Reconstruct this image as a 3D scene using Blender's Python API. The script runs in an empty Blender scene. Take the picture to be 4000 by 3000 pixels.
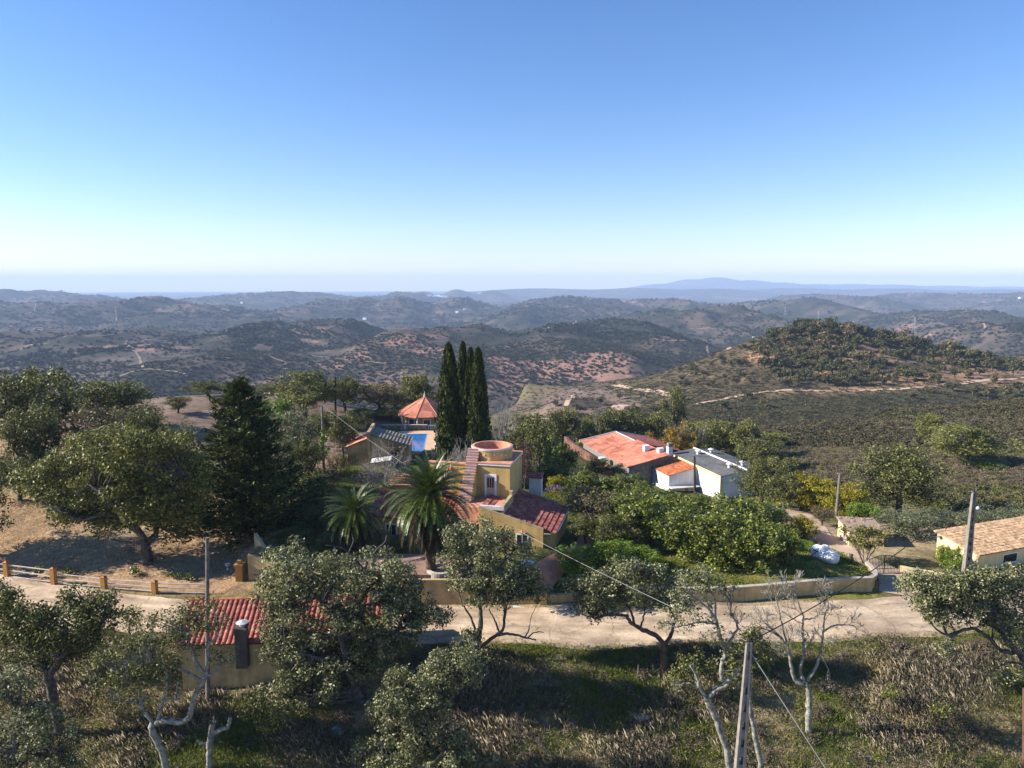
import bpy, math, random
import numpy as np
from mathutils import Vector

C = bpy.context.scene.collection
R = math.radians
# ------------------------------------------------------------------ camera
F, CH, PITCH = 2774.0, 27.0, R(8)          # focal length in photo pixels, camera height above the road
CP, SP = math.cos(PITCH), math.sin(PITCH)
cd = bpy.data.cameras.new('camera'); cam = bpy.data.objects.new('camera', cd); C.objects.link(cam)
cam.location = (0, 0, CH); cam.rotation_euler = (R(90) - PITCH, 0, 0)
cd.sensor_width = 36; cd.lens = 36 * F / 4000; cd.clip_start = 0.5; cd.clip_end = 90000
sc = bpy.context.scene; sc.camera = cam
# ------------------------------------------------------------------ sky, sun, exposure
SUN_EL, SUN_AZ = R(28), R(-90)             # sun to the left (west of +Y)
w = bpy.data.worlds.new('World'); sc.world = w; w.use_nodes = True
nt = w.node_tree; nt.nodes.clear()
sky = nt.nodes.new('ShaderNodeTexSky'); sky.sky_type = 'NISHITA'; sky.sun_disc = False
sky.sun_elevation = SUN_EL; sky.sun_rotation = SUN_AZ
sky.altitude = 300; sky.air_density = 1.0; sky.dust_density = 0.05; sky.ozone_density = 1.5
hs = nt.nodes.new('ShaderNodeHueSaturation'); hs.inputs['Saturation'].default_value = 1.25
tint = nt.nodes.new('ShaderNodeMix'); tint.data_type = 'RGBA'; tint.blend_type = 'MULTIPLY'; tint.inputs[0].default_value = 1; tint.inputs[7].default_value = (1.05, 1.03, 1.24, 1)
bg = nt.nodes.new('ShaderNodeBackground'); bg.inputs['Strength'].default_value = 0.074
wo = nt.nodes.new('ShaderNodeOutputWorld')
nt.links.new(sky.outputs[0], hs.inputs['Color']); nt.links.new(hs.outputs[0], tint.inputs[6]); nt.links.new(tint.outputs[2], bg.inputs[0]); nt.links.new(bg.outputs[0], wo.inputs[0])
sl = bpy.data.lights.new('sun', 'SUN'); sl.energy = 5.0; sl.angle = R(0.5); sl.color = (1.0, 0.93, 0.82)
so = bpy.data.objects.new('sun', sl); C.objects.link(so)
dsun = Vector((math.cos(SUN_EL) * math.sin(SUN_AZ), math.cos(SUN_EL) * math.cos(SUN_AZ), math.sin(SUN_EL)))
so.rotation_euler = dsun.to_track_quat('Z', 'Y').to_euler()
sc.view_settings.view_transform = 'Standard'; sc.view_settings.look = 'None'
sc.view_settings.exposure = 1.1; sc.view_settings.gamma = 1.0
sc.cycles.use_denoising = True
sc.cycles.max_bounces = 6; sc.cycles.diffuse_bounces = 1; sc.cycles.glossy_bounces = 2
sc.cycles.transmission_bounces = 3; sc.cycles.transparent_max_bounces = 6; sc.cycles.volume_bounces = 2

# ------------------------------------------------------------------ helpers
def ray(u, v):
    dx, dn = (u - 2000) / F, (v - 1500) / F
    return dx, CP - SP * dn, -SP - CP * dn
def at_y(u, v, y):                          # world point seen at photo pixel (u, v) at depth y
    a, b, c = ray(u, v); t = y / b
    return np.array([a * t, y, CH + c * t])
def at_z(u, v, z):
    a, b, c = ray(u, v); t = (z - CH) / c
    return np.array([a * t, b * t, z])
def sstep(a, b, x):
    t = np.clip((x - a) / (b - a), 0, 1); return t * t * (3 - 2 * t)
_lat = np.random.RandomState(7).rand(512, 512).astype(np.float64)
def vnoise(x, y, seed=0):
    x = np.asarray(x, float) + seed * 37.17; y = np.asarray(y, float) + seed * 91.3
    xi, yi = np.floor(x).astype(int), np.floor(y).astype(int); fx, fy = x - xi, y - yi
    fx, fy = fx * fx * fx * (fx * (fx * 6 - 15) + 10), fy * fy * fy * (fy * (fy * 6 - 15) + 10)
    x0, x1, y0, y1 = xi & 511, (xi + 1) & 511, yi & 511, (yi + 1) & 511
    return 2 * ((_lat[x0, y0] * (1 - fx) + _lat[x1, y0] * fx) * (1 - fy) + (_lat[x0, y1] * (1 - fx) + _lat[x1, y1] * fx) * fy) - 1
def fbm(x, y, wl, octv=4, seed=0, gain=.5):
    s, a, tot = 0, 1.0, 0
    for k in range(octv):
        s = s + a * vnoise(x / wl, y / wl, seed + k * 3); tot += a; a *= gain; wl *= .49
    return s / tot
def ridged(x, y, wl, octv=4, seed=0):
    s, a, tot = 0, 1.0, 0
    for k in range(octv):
        s = s + a * (1 - 2 * np.abs(vnoise(x / wl, y / wl, seed + k * 5))); tot += a; a *= .5; wl *= .5
    return s / tot

def tag(o, label=None, cat=None, group=None, kind=None):
    for k, v in (('label', label), ('category', cat), ('group', group), ('kind', kind)):
        if v: o[k] = v
    return o
def mesh_np(name, V, faces, mats, fm=None, smooth=False):
    """faces: list of (n,k) int arrays"""
    me = bpy.data.meshes.new(name); V = np.asarray(V, np.float32)
    faces = [np.asarray(f, np.int32) for f in faces if len(f)]
    tot = np.concatenate([np.full(len(f), f.shape[1], np.int32) for f in faces])
    loops = np.concatenate([f.ravel() for f in faces])
    me.vertices.add(len(V)); me.vertices.foreach_set('co', V.ravel())
    me.loops.add(len(loops)); me.loops.foreach_set('vertex_index', loops)
    me.polygons.add(len(tot)); st = np.zeros(len(tot), np.int32); st[1:] = np.cumsum(tot)[:-1]
    me.polygons.foreach_set('loop_start', st); me.polygons.foreach_set('loop_total', tot)
    if fm is not None: me.polygons.foreach_set('material_index', np.asarray(fm, np.int32))
    if smooth: me.polygons.foreach_set('use_smooth', np.ones(len(tot), bool))
    for m in (mats if isinstance(mats, (list, tuple)) else [mats]): me.materials.append(m)
    me.update(calc_edges=True); me.validate(); return me
def link(name, me, parent=None, loc=None):
    o = bpy.data.objects.new(name, me); C.objects.link(o)
    if parent: o.parent = parent
    if loc is not None: o.location = loc
    return o
def empty(name, loc, rz=0):
    o = bpy.data.objects.new(name, None); C.objects.link(o); o.location = loc; o.rotation_euler = (0, 0, rz)
    o.empty_display_size = .3; return o
def dup(root, loc, rz=0, s=1.0, label=None, group=None):
    r = root.copy(); C.objects.link(r); r.location = loc; r.rotation_euler = (0, 0, rz); r.scale = (s, s, s) if not hasattr(s, '__len__') else s
    if label: r['label'] = label
    if group: r['group'] = group
    for ch in list(root.children):
        c = ch.copy(); C.objects.link(c); c.parent = r
        for g in list(ch.children):
            d = g.copy(); C.objects.link(d); d.parent = c
    return r

class MB:                                    # collects shapes, then becomes ONE mesh object
    def __init__(s): s.V = []; s.F = []; s.n = 0
    def add(s, V, Fs):
        V = np.asarray(V, float); s.V.append(V); s.F += [[i + s.n for i in f] for f in Fs]; s.n += len(V); return s
    def box(s, x0, x1, y0, y1, z0, z1):
        V = [(x, y, z) for z in (z0, z1) for y in (y0, y1) for x in (x0, x1)]
        return s.add(V, [(0, 2, 3, 1), (4, 5, 7, 6), (0, 1, 5, 4), (2, 6, 7, 3), (0, 4, 6, 2), (1, 3, 7, 5)])
    def prism(s, poly, z0, z1):              # poly ccw; z1 may be a list (sloping top)
        n = len(poly); z0 = z0 if hasattr(z0, '__len__') else [z0] * n; z1 = z1 if hasattr(z1, '__len__') else [z1] * n
        V = [(p[0], p[1], z) for p, z in zip(poly, z0)] + [(p[0], p[1], z) for p, z in zip(poly, z1)]
        return s.add(V, [tuple(range(n))[::-1], tuple(range(n, 2 * n))] + [(i, (i + 1) % n, n + (i + 1) % n, n + i) for i in range(n)])
    def slab(s, quad, th):                   # 4 top points, thickness downwards
        q = [np.array(p, float) for p in quad]; lo = [p - np.array([0, 0, th]) for p in q]; n = len(q)
        return s.add(q + lo, [tuple(range(n)), tuple(range(n, 2 * n))[::-1]] + [(i, n + i, n + (i + 1) % n, (i + 1) % n) for i in range(n)])
    def tube(s, pts, rad, k=8, cap=True):
        V, Fq = tube_np(np.array(pts, float), np.broadcast_to(rad, len(pts)).astype(float), k)
        f = [tuple(q) for q in Fq]
        if cap: f += [tuple(range(k))[::-1], tuple(range(len(V) - k, len(V)))]
        return s.add(V, f)
    def lathe(s, prof, c=(0, 0, 0), k=24, a0=0, a1=2 * math.pi):
        full = abs(a1 - a0 - 2 * math.pi) < 1e-6; m = k if full else k + 1
        V = [(c[0] + r * math.cos(a0 + (a1 - a0) * i / k), c[1] + r * math.sin(a0 + (a1 - a0) * i / k), c[2] + z) for r, z in prof for i in range(m)]
        f = []
        for j in range(len(prof) - 1):
            for i in range(k):
                b = (i + 1) % m; f.append((j * m + i, j * m + b, (j + 1) * m + b, (j + 1) * m + i))
        return s.add(V, f)
    def build(s, name, mat, parent=None, smooth=False, bevel=0):
        me = bpy.data.meshes.new(name); me.from_pydata([tuple(v) for v in np.concatenate(s.V)], [], s.F)
        for m in (mat if isinstance(mat, (list, tuple)) else [mat]): me.materials.append(m)
        if smooth:
            for p in me.polygons: p.use_smooth = True
        me.validate(); me.update()
        o = link(name, me, parent)
        if bevel:
            b = o.modifiers.new('bevel', 'BEVEL'); b.width = bevel; b.segments = 2; b.limit_method = 'ANGLE'
        return o
def tube_np(P, rad, k=6):
    n = len(P); T = np.gradient(P, axis=0); T /= np.linalg.norm(T, axis=1, keepdims=True) + 1e-9
    ref = np.where(np.abs(T[:, 2:3]) > .9, [[1., 0, 0]], [[0, 0, 1.]])
    A = np.cross(ref, T); A /= np.linalg.norm(A, axis=1, keepdims=True) + 1e-9
    for i in range(1, n):                    # keep the frame from flipping
        a = A[i - 1] - T[i] * np.dot(A[i - 1], T[i]); A[i] = a / (np.linalg.norm(a) + 1e-9)
    B = np.cross(T, A); th = np.arange(k) * 2 * math.pi / k
    V = (P[:, None] + rad[:, None, None] * (np.cos(th)[None, :, None] * A[:, None] + np.sin(th)[None, :, None] * B[:, None])).reshape(-1, 3)
    i = np.arange(n - 1)[:, None] * k; j = np.arange(k)[None]; j2 = (j + 1) % k
    return V, np.stack([i + j, i + j2, i + k + j2, i + k + j], -1).reshape(-1, 4)

# ------------------------------------------------------------------ materials
def ncol(c): return (c[0], c[1], c[2], 1)
def mat(name, cols, scale=1.0, rough=.85, bump=0.0, bscale=None, island=0.0, detail=6, spec=.3, trans=0.0, objrand=0.0, coord='Object', bdist=.05, fine=0.0, cell=0.0, streak=0.0):
    m = bpy.data.materials.new(name); m.use_nodes = True; N = m.node_tree.nodes; L = m.node_tree.links
    b = N['Principled BSDF']; b.inputs['Roughness'].default_value = rough; b.inputs['Specular IOR Level'].default_value = spec
    tc = N.new('ShaderNodeTexCoord'); co = tc.outputs[coord]
    if coord == 'World':
        pass
    nz = N.new('ShaderNodeTexNoise'); nz.inputs['Scale'].default_value = scale; nz.inputs['Detail'].default_value = detail; nz.inputs['Roughness'].default_value = .6
    L.new(co, nz.inputs['Vector'])
    fac = nz.outputs['Fac']
    if island or objrand:
        src = N.new('ShaderNodeNewGeometry').outputs['Random Per Island'] if island else N.new('ShaderNodeObjectInfo').outputs['Random']
        mx = N.new('ShaderNodeMix'); mx.data_type = 'FLOAT'; mx.inputs[0].default_value = island or objrand
        L.new(fac, mx.inputs[2]); L.new(src, mx.inputs[3]); fac = mx.outputs[0]
    rp = N.new('ShaderNodeValToRGB'); e = rp.color_ramp.elements
    n = len(cols); lo, hi = (.3, .7) if not (island or objrand) else (.2, .8)
    e[0].position = lo; e[0].color = ncol(cols[0]); e[1].position = hi; e[1].color = ncol(cols[-1])
    for i in range(1, n - 1):
        q = e.new(lo + (hi - lo) * i / (n - 1)); q.color = ncol(cols[i])
    L.new(fac, rp.inputs[0]); out = rp.outputs[0]
    if fine:
        n3 = N.new('ShaderNodeTexNoise'); n3.inputs['Scale'].default_value = scale * 14; n3.inputs['Detail'].default_value = 3; L.new(co, n3.inputs['Vector'])
        mr = N.new('ShaderNodeMapRange'); mr.inputs['From Min'].default_value = .3; mr.inputs['From Max'].default_value = .7
        mr.inputs['To Min'].default_value = 1 - fine; mr.inputs['To Max'].default_value = 1 + fine * .6; L.new(n3.outputs['Fac'], mr.inputs['Value'])
        mm = N.new('ShaderNodeMix'); mm.data_type = 'RGBA'; mm.blend_type = 'MULTIPLY'; mm.inputs[0].default_value = 1
        L.new(out, mm.inputs[6]); L.new(mr.outputs[0], mm.inputs[7]); out = mm.outputs[2]
    for kind, amt in (('cell', cell), ('streak', streak)):
        if not amt: continue
        if kind == 'cell': q = N.new('ShaderNodeTexVoronoi'); q.inputs['Scale'].default_value = amt; L.new(co, q.inputs['Vector']); sp = N.new('ShaderNodeSeparateColor'); L.new(q.outputs['Color'], sp.inputs[0]); val = sp.outputs[0]; lo, hi, a0, a1 = 0, 1, .62, 1.25
        else:
            mp = N.new('ShaderNodeMapping'); mp.inputs['Scale'].default_value = (2.2, 2.2, .22); L.new(co, mp.inputs[0]); q = N.new('ShaderNodeTexNoise'); q.inputs['Scale'].default_value = 1.0; q.inputs['Detail'].default_value = 6; L.new(mp.outputs[0], q.inputs['Vector']); val = q.outputs['Fac']; lo, hi, a0, a1 = .35, .62, 1 - amt, 1.08
        mr = N.new('ShaderNodeMapRange'); mr.inputs['From Min'].default_value = lo; mr.inputs['From Max'].default_value = hi; mr.inputs['To Min'].default_value = a0; mr.inputs['To Max'].default_value = a1; L.new(val, mr.inputs['Value'])
        mm = N.new('ShaderNodeMix'); mm.data_type = 'RGBA'; mm.blend_type = 'MULTIPLY'; mm.inputs[0].default_value = 1; L.new(out, mm.inputs[6]); L.new(mr.outputs[0], mm.inputs[7]); out = mm.outputs[2]
    L.new(out, b.inputs['Base Color'])
    if bump:
        n2 = N.new('ShaderNodeTexNoise'); n2.inputs['Scale'].default_value = bscale or scale * 6; n2.inputs['Detail'].default_value = 5
        L.new(co, n2.inputs['Vector'])
        bp = N.new('ShaderNodeBump'); bp.inputs['Strength'].default_value = bump; bp.inputs['Distance'].default_value = bdist
        L.new(n2.outputs['Fac'], bp.inputs['Height']); L.new(bp.outputs[0], b.inputs['Normal'])
    if trans:
        tr = N.new('ShaderNodeBsdfTranslucent'); ms = N.new('ShaderNodeMixShader'); ms.inputs[0].default_value = trans
        L.new(out, tr.inputs[0]); L.new(b.outputs[0], ms.inputs[1]); L.new(tr.outputs[0], ms.inputs[2])
        L.new(ms.outputs[0], N['Material Output'].inputs[0])
    return m
M = {}
def leafmat(n, cols, rough=.5, trans=.17, spec=.4): M[n] = mat(n, cols, scale=.35, rough=rough, island=.65, trans=trans, detail=2, spec=spec)
#@MATS
M['road'] = mat('road', [(.38, .27, .175), (.50, .375, .25), (.60, .465, .325)], scale=.35, rough=.95, bump=.4, bscale=3, fine=.18)
M['far_track'] = mat('far_track', [(.18, .125, .085), (.27, .19, .135), (.33, .25, .18)], scale=.05, rough=.95, fine=.2)
M['track'] = mat('track', [(.33, .22, .14), (.45, .32, .22), (.52, .40, .28)], scale=.15, rough=.95, fine=.1)

def worn(m):                                # wheel tracks, patches and dirty edges that follow the road
    N = m.node_tree.nodes; L = m.node_tree.links; b = N['Principled BSDF']; src = b.inputs['Base Color'].links[0].from_socket
    a = N.new('ShaderNodeAttribute'); a.attribute_name = 'lane'; n = N.new('ShaderNodeTexNoise'); n.inputs['Scale'].default_value = 1.6; n.inputs['Detail'].default_value = 5; L.new(a.outputs['Vector'], n.inputs['Vector'])
    r = N.new('ShaderNodeMapRange'); r.inputs['From Min'].default_value = .32; r.inputs['From Max'].default_value = .68; r.inputs['To Min'].default_value = .62; r.inputs['To Max'].default_value = 1.22; L.new(n.outputs['Fac'], r.inputs['Value'])
    x = N.new('ShaderNodeMix'); x.data_type = 'RGBA'; x.blend_type = 'MULTIPLY'; x.inputs[0].default_value = 1; L.new(src, x.inputs[6]); L.new(r.outputs[0], x.inputs[7])
    v = N.new('ShaderNodeTexVoronoi'); v.feature = 'DISTANCE_TO_EDGE'; v.inputs['Scale'].default_value = .22; tc = N.new('ShaderNodeTexCoord'); nn = N.new('ShaderNodeTexNoise'); nn.inputs['Scale'].default_value = .5; nn.inputs['Detail'].default_value = 5
    vm = N.new('ShaderNodeVectorMath'); vm.operation = 'MULTIPLY_ADD'; vm.inputs[1].default_value = (3, 3, 0); L.new(tc.outputs['Object'], nn.inputs['Vector']); L.new(nn.outputs['Color'], vm.inputs[0]); L.new(tc.outputs['Object'], vm.inputs[2]); L.new(vm.outputs[0], v.inputs['Vector'])
    c = N.new('ShaderNodeMapRange'); c.inputs['From Min'].default_value = .0; c.inputs['From Max'].default_value = .012; c.inputs['To Min'].default_value = .55; c.inputs['To Max'].default_value = 1; L.new(v.outputs['Distance'], c.inputs['Value'])
    y = N.new('ShaderNodeMix'); y.data_type = 'RGBA'; y.blend_type = 'MULTIPLY'; y.inputs[0].default_value = 1; L.new(x.outputs[2], y.inputs[6]); L.new(c.outputs[0], y.inputs[7])
    L.new(y.outputs[2], b.inputs['Base Color'])
worn(M['road'])
# ------------------------------------------------------------------ terrain
AX = [(0,-60,-16),(-70,0,-14),(70,0,-14),(0,10,-13),(-15,30,-7.5),(15,30,-7.5),(-40,30,-7.5),(40,30,-7.5),(-70,35,-6),(70,35,-6),
 (-30,40,-4.3),(-10,40,-4.3),(10,40,-4.3),(30,40,-4.2),(-22,47,-2.3),(-10,47,-2),(0,47,-1.8),(12,47,-1.7),(24,47,-1.6),(40,47,-1.3),
 (-60,65,.5),(-45,61,.1),(-30,57,0),(-20,55,0),(-10,54,0),(0,53.5,0),(10,53.5,0),(20,54,0),(30,56,0),(36,58,0),(45,59,.1),(60,60,0),(85,60,-.5),
 (-40,56,-.3),(-28,53.5,-.3),(-15,50.8,-.3),(0,50.4,-.1),(15,50.4,-.1),(27,51.5,-.1),(36,53,-.2),(60,52,-.6),(0,57,.1),(-10,57,.1),(20,57.5,.1),
 (3,63,.9),(6,66,.8),(8,75,.5),(-15,70,1.4),(-10,80,1.5),(0,80,1),(10,80,0),(-20,64,.8),(-28,64,.5),(-40,66,.8),(-36,80,2.2),(-60,80,2.5),(-50,100,3.5),
 (-30,95,1.5),(-25,104,0),(-16,104,0),(-16,115,.4),(-17,128,.8),(-30,120,1.5),(-57,120,5),(-45,137,5),(-60,138,5.2),(-80,110,5),(-100,80,4),(-90,60,2),
 (-60,160,2),(-60,250,-35),(-110,150,0),(-120,250,-40),(-20,145,0),(-20,170,-8),(-20,250,-40),(-100,400,-80),(0,400,-68),(-200,150,-5),(-200,300,-50),
 (5,95,-.5),(5,120,-3),(14,105,-4),(18,125,-8.5),(20,110,-6),(30,110,-8),(35,117,-9),(40,125,-9.5),(30,150,-12),(10,150,-8),(15,170,-14),(5,200,-25),
 (15,85,-.8),(25,85,-1.5),(25,75,-.2),(32,66,.1),(33,72,-.8),(37,94,-4),(44,78,-1),(45,64,-.3),(55,64,-.2),(51,93,-4),(62,80,-1.5),(83,130,-6),(75,150,-8.5),
 (70,100,-4),(110,120,-5),(280,650,-45),(187,650,-78),(94,650,-88),(470,650,-72),(0,600,-85),(-150,600,-110),(-300,600,-110),(-400,300,-70),(400,300,-40),(300,150,-15),(550,450,-50)]
AP = [(3400,1700,170),(4000,1560,240),(3500,1590,230),(3200,1660,200),(3000,1700,185),(4300,1580,240),(3800,1630,190),(2650,1665,220),
 (2900,1640,310),(3100,1600,330),(3000,1530,385),(3300,1525,390),(3600,1513,385),(4000,1478,395),(4300,1470,400),
 (3190,1262,520),(3000,1308,515),(2800,1378,520),(2600,1446,530),(2400,1500,530),(3400,1297,530),(3600,1342,545),(3800,1388,560),(4000,1432,560),(4250,1455,560),
 (3100,1400,455),(3300,1450,425),(2800,1480,440),(3600,1420,470),(3800,1440,470),(2600,1560,420),(2400,1590,420),(2500,1520,500),(2200,1560,430),(2100,1620,340),
 (2050,1500,600),(2000,1650,250),(2300,1655,280),(2500,1665,280)]
PTS = [np.array(a, float) for a in AX] + [at_y(*a) for a in AP]
for u, v, Y, dz in ((3500,1590,275,-10),(4000,1560,290,-9),(3200,1660,246,-7),(4300,1580,295,-9),(3000,1700,220,-5)):
    q = at_y(u, v, Y); q[2] += dz; PTS.append(q)
PTS = np.array(PTS); S0 = 100.0
def _phi(d): return np.sqrt(d * d + 4.0)
_n = len(PTS); _A = np.zeros((_n + 3, _n + 3)); _d = np.hypot(PTS[:, None, 0] - PTS[None, :, 0], PTS[:, None, 1] - PTS[None, :, 1])
_A[:_n, :_n] = _phi(_d) - np.eye(_n) * .8
_Pm = np.c_[np.ones(_n), PTS[:, 0] / S0, PTS[:, 1] / S0]; _A[:_n, _n:] = _Pm; _A[_n:, :_n] = _Pm.T
_w = np.linalg.solve(_A, np.r_[PTS[:, 2], 0, 0, 0])
def near_h(x, y):
    out = np.empty(len(x))
    for i in range(0, len(x), 20000):
        xs, ys = x[i:i+20000], y[i:i+20000]
        d = np.hypot(xs[:, None] - PTS[None, :, 0], ys[:, None] - PTS[None, :, 1])
        out[i:i+20000] = _phi(d) @ _w[:_n] + _w[_n] + _w[_n+1] * xs / S0 + _w[_n+2] * ys / S0
    return out
HILLS = [(100,1325,1500,350,350),(500,1318,1450,300,300),(950,1280,1500,260,350),(1300,1276,1600,250,350),(1580,1297,1250,220,240),(1830,1276,1400,200,300),
 (250,1410,1050,380,260),(900,1400,1080,420,260),(1450,1395,1050,380,240),(-250,1330,1400,300,300),(620,1450,880,300,180),
 (2200,1292,1400,250,300),(2450,1274,1500,250,300),(2120,1345,1150,280,240),(2360,1400,1000,260,200),(2650,1340,1250,320,260),(1750,1410,950,320,200),
 (150,1188,3000,200,500),(350,1180,3000,150,450),(570,1168,3000,140,450),(760,1192,2900,150,400),(1000,1235,2700,200,350),(-120,1190,3000,200,500),
 (80,1128,5000,140,600),(330,1153,4800,200,500),(-150,1131,5000,150,500),(1130,1137,5500,230,600),(860,1152,5200,200,500),
 (1300,1174,3800,80,350),(1410,1164,3700,80,350),(1555,1160,3700,100,400),(1790,1165,4000,110,400),(1200,1202,3300,120,300),(1580,1148,6000,130,400),
 (1790,1129,8000,60,400),(1930,1133,8000,60,400),(1650,1137,8000,60,400),(2080,1172,3600,120,400),(2210,1162,3700,120,400),(2330,1167,3700,120,400),
 (2550,1172,4000,150,400),(2650,1170,3500,120,400),(2020,1202,3000,100,300),(2560,1218,2200,180,300),(2760,1213,2300,160,300),(2900,1242,2100,150,300),
 (3110,1169,3300,150,400),(2960,1182,3500,120,400),(3300,1232,3000,100,300),(3650,1210,2300,150,300),(3480,1252,2200,120,250),(3850,1252,2000,150,250),
 (3200,1153,5500,200,500),(3560,1151,5200,150,400),(3800,1153,5000,200,500),(3350,1166,4500,150,400),(4000,1151,5000,150,500),(4200,1160,4000,200,500),
 (2100,1124,10000,300,800),(2500,1122,10000,250,800),(2800,1125,9500,200,800),(3100,1122,10500,250,800),(3500,1123,10000,250,800),(3900,1127,10000,250,800),(4250,1125,10000,250,800),
 (2800,1080,16200,120,1500),(2700,1088,16200,100,1500),(2930,1090,16200,100,1500),(2580,1106,16200,110,1500),(3050,1100,16200,100,1500),(3180,1106,16500,100,1500),(3330,1106,16500,120,1500),(3500,1109,16000,120,1500),(3700,1113,16000,150,1500),(3900,1116,16000,150,1500),(4150,1116,16000,200,1500),
 (3850,1305,1400,200,250),(4050,1295,1500,200,250),(3950,1385,950,150,130),(4250,1330,1300,200,250)]
HP = []
for u, v, Y, wp, wy in HILLS:
    q = at_y(u, v, Y); HP.append((q[0], Y, q[2], wp / F * Y, wy))
def far_h(x, y):
    r = np.hypot(x, y)
    wx = x + 60 * fbm(x, y, 500, 2, 11) * sstep(0, 1500, r); wyv = y + 80 * fbm(x, y, 500, 2, 12)
    acc = np.ones_like(x); k = 24.0; b0 = -150.0 - 10 * sstep(6000, 12000, r)
    for hx, hy, hz, sx, sy in HP:
        g = np.exp(-.5 * (((wx - hx) / sx) ** 2 + ((wyv - hy) / sy) ** 2) * 1.15) * (hz + 152)
        acc = acc + np.exp(np.clip(g / k, 0, 60)) - 1
    g = k * np.log(acc)
    damp = 1 - .9 * sstep(6000, 9000, r)
    n = 17 * ridged(wx, wyv, 520, 3, 21) + 17 * ridged(wx, wyv, 210, 4, 24) + 5 * ridged(wx, wyv, 75, 3, 27) + 12 * fbm(x, y, 1100, 3, 31)
    return b0 + g * .96 + (n - 8) * damp * (.5 + .5 * np.clip(g / 60, 0, 1)) * (.55 + .45 * sstep(900, 2000, r))
def yw(x): return 57.0 + 4.3 * sstep(-9, -24, x)            # villa retaining wall line
def yw2(x): return 57.4 + 2.2 * sstep(16, 32, x)                               # low wall line on the right
def terr(x, y):
    x = np.atleast_1d(np.asarray(x, float)); y = np.atleast_1d(np.asarray(y, float)); r = np.hypot(x, y)
    z = np.zeros_like(x); wf = sstep(610, 1050, r)
    a = wf < 1; b = wf > 0
    zn = np.zeros_like(x); zf = np.zeros_like(x)
    if a.any():
        xa, ya = x[a], y[a]; h = near_h(xa, ya); ra = r[a]
        step1 = 1.75 * sstep(0.05, .35, ya - yw(xa)) * sstep(-26, -24, xa) * (1 - sstep(2.0, 2.4 + 1.1 * np.clip(ya - 58, 0, 12), xa)) * (1 - sstep(60, 80, ya))
        step2 = 1.05 * sstep(0.05, .35, ya - yw2(xa)) * sstep(6, 9, xa) * (1 - sstep(32.3, 32.6, xa)) * (1 - sstep(63, 76, ya))
        rough = sstep(120, 300, ra)
        h = h + step1 + step2 + .12 * fbm(xa, ya, 3.0, 3, 3) * (1 - sstep(50.2, 51, ya) * (1 - sstep(57, 58, ya))) + rough * (2.2 * fbm(xa, ya, 60, 4, 5) + .5 * fbm(xa, ya, 9, 2, 8))
        zn[a] = h
    if b.any(): zf[b] = far_h(x[b], y[b])
    return zn * (1 - wf) + zf * wf
def gz(x, y): return float(terr(x, y)[0])
def hit(u, v, t0=30., t1=8000.):             # where the photo's ray meets the terrain
    a, b, c = ray(u, v); t = np.exp(np.linspace(math.log(t0), math.log(t1), 900))
    d = CH + c * t - terr(a * t, b * t); i = np.argmax(d < 0)
    if i == 0: return None
    lo, hi = t[i-1], t[i]
    for _ in range(3):
        tt = np.linspace(lo, hi, 12); d = CH + c * tt - terr(a * tt, b * tt); j = max(1, int(np.argmax(d < 0))); lo, hi = tt[j-1], tt[j]
    t = hi; return np.array([a * t, b * t, CH + c * t])

AZ = np.radians(np.linspace(-53, 53, 830))
RR = np.concatenate([np.geomspace(5, 30, 60)[:-1], np.geomspace(30, 160, 420)[:-1], np.geomspace(160, 1200, 430)[:-1], np.geomspace(1200, 19000, 420)])
gx = (RR[:, None] * np.sin(AZ)[None]).ravel(); gy = (RR[:, None] * np.cos(AZ)[None]).ravel()
gzv = terr(gx, gy)
nr, na = len(RR), len(AZ)
ii = np.arange(nr - 1)[:, None] * na + np.arange(na - 1)[None]
quads = np.stack([ii, ii + 1, ii + na + 1, ii + na], -1).reshape(-1, 4)[:, ::-1]

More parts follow.
